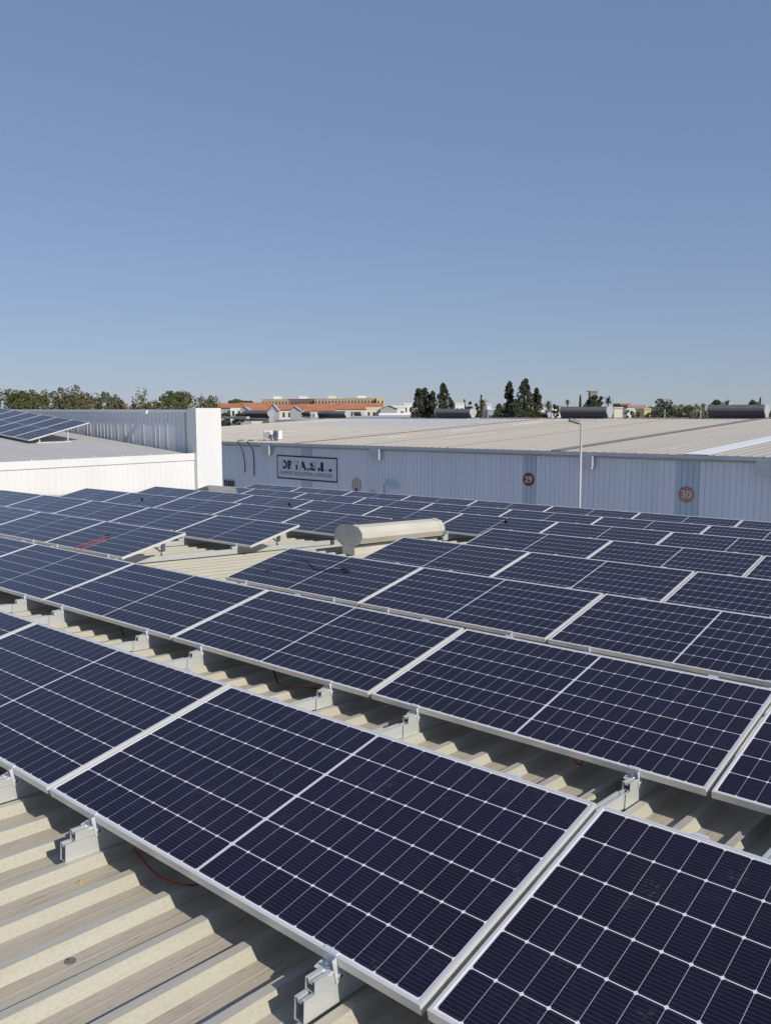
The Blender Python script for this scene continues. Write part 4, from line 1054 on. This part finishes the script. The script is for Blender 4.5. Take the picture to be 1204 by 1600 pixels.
house(318, 372, 630, 636.5, 245, M['wgrey'], M['tile'], 'orange roofed house with grey wall nearest the white pillar', HG, wins=2)  # wall in one even grey
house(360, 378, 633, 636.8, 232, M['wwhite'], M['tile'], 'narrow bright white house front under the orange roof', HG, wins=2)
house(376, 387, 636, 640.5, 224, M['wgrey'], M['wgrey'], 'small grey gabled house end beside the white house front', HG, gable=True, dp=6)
house(372, 424, 629, 640.5, 250, M['wcream'], M['tile'], 'large orange roof with cream wall above the leftmost ventilator', HG, wins=5)
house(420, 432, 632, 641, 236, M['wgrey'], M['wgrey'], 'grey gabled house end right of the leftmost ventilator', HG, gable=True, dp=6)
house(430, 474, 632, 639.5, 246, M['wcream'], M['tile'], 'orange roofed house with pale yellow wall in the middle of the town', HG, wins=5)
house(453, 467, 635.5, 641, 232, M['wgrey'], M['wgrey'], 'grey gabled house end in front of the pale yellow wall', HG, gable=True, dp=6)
house(466, 522, 631, 641, 248, M['wcream'], M['tile'], 'long orange roof left of the lighter orange roof', HG, wins=6)
house(519, 597, 629.5, 638.5, 252, M['wcream'], M['tile'], 'longest orange roof with cream wall below the yellow block', HG, wins=9)
house(572, 596, 636.5, 639, 238, M['wcream'], M['wcream'], 'plain cream block at the right end of the orange roofs', HG, wins=3)
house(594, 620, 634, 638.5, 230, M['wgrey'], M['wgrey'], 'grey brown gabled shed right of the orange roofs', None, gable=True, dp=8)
house(613, 633, 633.5, 637.5, 240, M['wwhite'], M['wcream'], 'white house right of the grey brown shed', None, wins=2)
house(630, 645, 630, 632, 260, M['wwhite'], M['wwhite'], 'small flat white house left of the dark pine clump', None, wins=2)
house(592, 640, 645.5, 648.5, 165, M['wwhite'], M['wwhite'], 'long low white flat roof in front of the shed', None)
AG = 'apartment blocks on the skyline'
house(409, 450, 623.8, 624.6, 420, M['wochre'], M['wochre'], 'ochre apartment block with white rooftop room, leftmost of the blocks', AG, 'apartment_block', 8, boxes=((427, 438, 619.3, M['wwhite']),), rows=2)
house(449, 492, 623.2, 624.4, 424, M['wbrown'], M['wbrown'], 'brown red apartment block with white rooftop room', AG, 'apartment_block', 8, boxes=((467, 479, 619.0, M['wwhite']), (458, 460, 622.5, M['wwhite'])), rows=2)
house(491, 538, 622.8, 623.6, 418, M['wochre'], M['wochre'], 'ochre apartment block with cream rooftop room', AG, 'apartment_block', 9, boxes=((512, 524, 618.6, M['wcream']), (531, 533.5, 621, M['wcream'])), rows=2)
house(537, 589, 622.2, 623.2, 422, M['wochre'], M['wochre'], 'ochre apartment block beside the yellow end block', AG, 'apartment_block', 10, boxes=((558, 571.5, 618.4, M['wwhite']), (580, 583, 620.5, M['wyellow'])), rows=2)
house(588, 600, 621.4, 623.2, 416, M['wyellow'], M['wyellow'], 'yellow end of the apartment blocks', AG, 'apartment_block', 2, rows=2)
house(711, 725, 630.3, 631, 175, M['wwhite'], M['wwhite'], 'white box house left of the thin cypress', None, wins=2, dp=6)
house(760, 767, 632.3, 633, 170, M['wwhite'], M['wwhite'], 'tiny white house right of the yellowish palm', None, wins=1, dp=5)
house(762, 786, 639.5, 640.5, 150, M['wgrey'], M['wwhite'], 'low grey house with white roof edge left of the tall dark group', None, wins=4, dp=6)
house(838, 851, 638.5, 640, 150, M['wcream'], M['wcream'], 'low cream house at the foot of the shorter dark tree', None, wins=2, dp=6)
house(862, 880, 633, 636, 210, M['wwhite'], M['wgrey'], 'low white house with grey roof left of the small palm', None, wins=3, dp=6)
house(959, 972, 637.4, 638, 145, M['wcream'], M['wcream'], 'plain cream wall block right of the long ventilator', None, dp=5)
house(979, 996, 639.2, 640, 150, M['wwhite'], M['wwhite'], 'low white wall behind the sunny green bush', None, dp=5)
house(980, 1008, 632.5, 636, 300, M['wpink'], M['wpink'], 'dull pink town house on the horizon', None, wins=5)
house(968, 984, 630.5, 633, 320, M['wbrown'], M['tile'], 'brown tiled house right of the dark spiky palm', None, wins=3)
house(1006, 1016, 639, 640, 140, M['wyellow'], M['wyellow'], 'small yellow block left of the big dark rounded tree', None, dp=5)
house(1137, 1141, 628.5, 629.3, 200, M['wwhite'], M['wwhite'], 'tiny white house beside the brown headed palm', None, dp=5)
house(140, 156, 634.5, 636, 165, M['wcream'], M['wcream'], 'small cream hut below the olive brown tree', None, wins=2, dp=5)
house(180, 188, 630.5, 633, 175, M['wpink'], M['tile'], 'small orange house in the sky gap between left trees', None, wins=1, dp=5)
house(228, 241, 632.5, 634, 175, M['wwhite'], M['wwhite'], 'little white house behind the parapet below the brownish tree', None, wins=2, dp=5)
house(921, 932, 612, 612.6, 230, M['stone'], M['stone'], 'square stone tower rising from dark trees', None, 'stone_tower', 1, dp=2.2, boxes=((921, 923.5, 610.6, M['stone']), (929.5, 932, 610.8, M['stone'])))

M['mast'] = plain('mast steel', (0.40, 0.42, 0.45), .6)
for px, ty, d, lab in ((242, 605, 420, 'thin grey radio mast above the trees, left one of the pair'), (257.5, 600, 420, 'thin grey radio mast above the trees, right and taller one of the pair'),
                       (347.5, 612, 520, 'thin mast above the orange roofs left of the umbrella pine'), (359.5, 616, 520, 'second thin mast above the umbrella pine')):
    b = at_d(px, 639, d); b.z = 0; h = EYE + (639 - ty) * d / FPX
    mb = MB(); w = .22
    for a in range(3):
        c, s = math.cos(a * 2.094) * w, math.sin(a * 2.094) * w; mb.cyl((b.x + c, b.y + s, 0), (b.x + c * .5, b.y + s * .5, h), .045, .03, 5)
    z = 1.0
    while z < h:
        for a in range(3):
            c, s = math.cos(a * 2.094) * w, math.sin(a * 2.094) * w; c2, s2 = math.cos(a * 2.094 + 2.094) * w, math.sin(a * 2.094 + 2.094) * w
            mb.cyl((b.x + c * .8, b.y + s * .8, z), (b.x + c2 * .8, b.y + s2 * .8, z + .6), .02, .02, 4)
        z += .9
    tag(mb.build('radio_mast', M['mast']), lab, 'mast', 'thin masts on the skyline')
for px, ty, d, lab in ((1094, 633, 120, 'pale slim post among the bushes left of the largest ventilator'), (1038, 640, 120, 'short pale post at the foot of the big dark rounded tree')):
    b = at_d(px, 639, d); b.z = 0; h = EYE + (639 - ty) * d / FPX
    mb = MB(); mb.cyl((b.x, b.y, 0), (b.x, b.y, h), .10, .08, 8); mb.box(b.x - .35, b.x + .35, b.y - .05, b.y + .05, h - .5, h - .38); tag(mb.build('post', M['conc']), lab, 'post')
print('objects', len(bpy.data.objects))
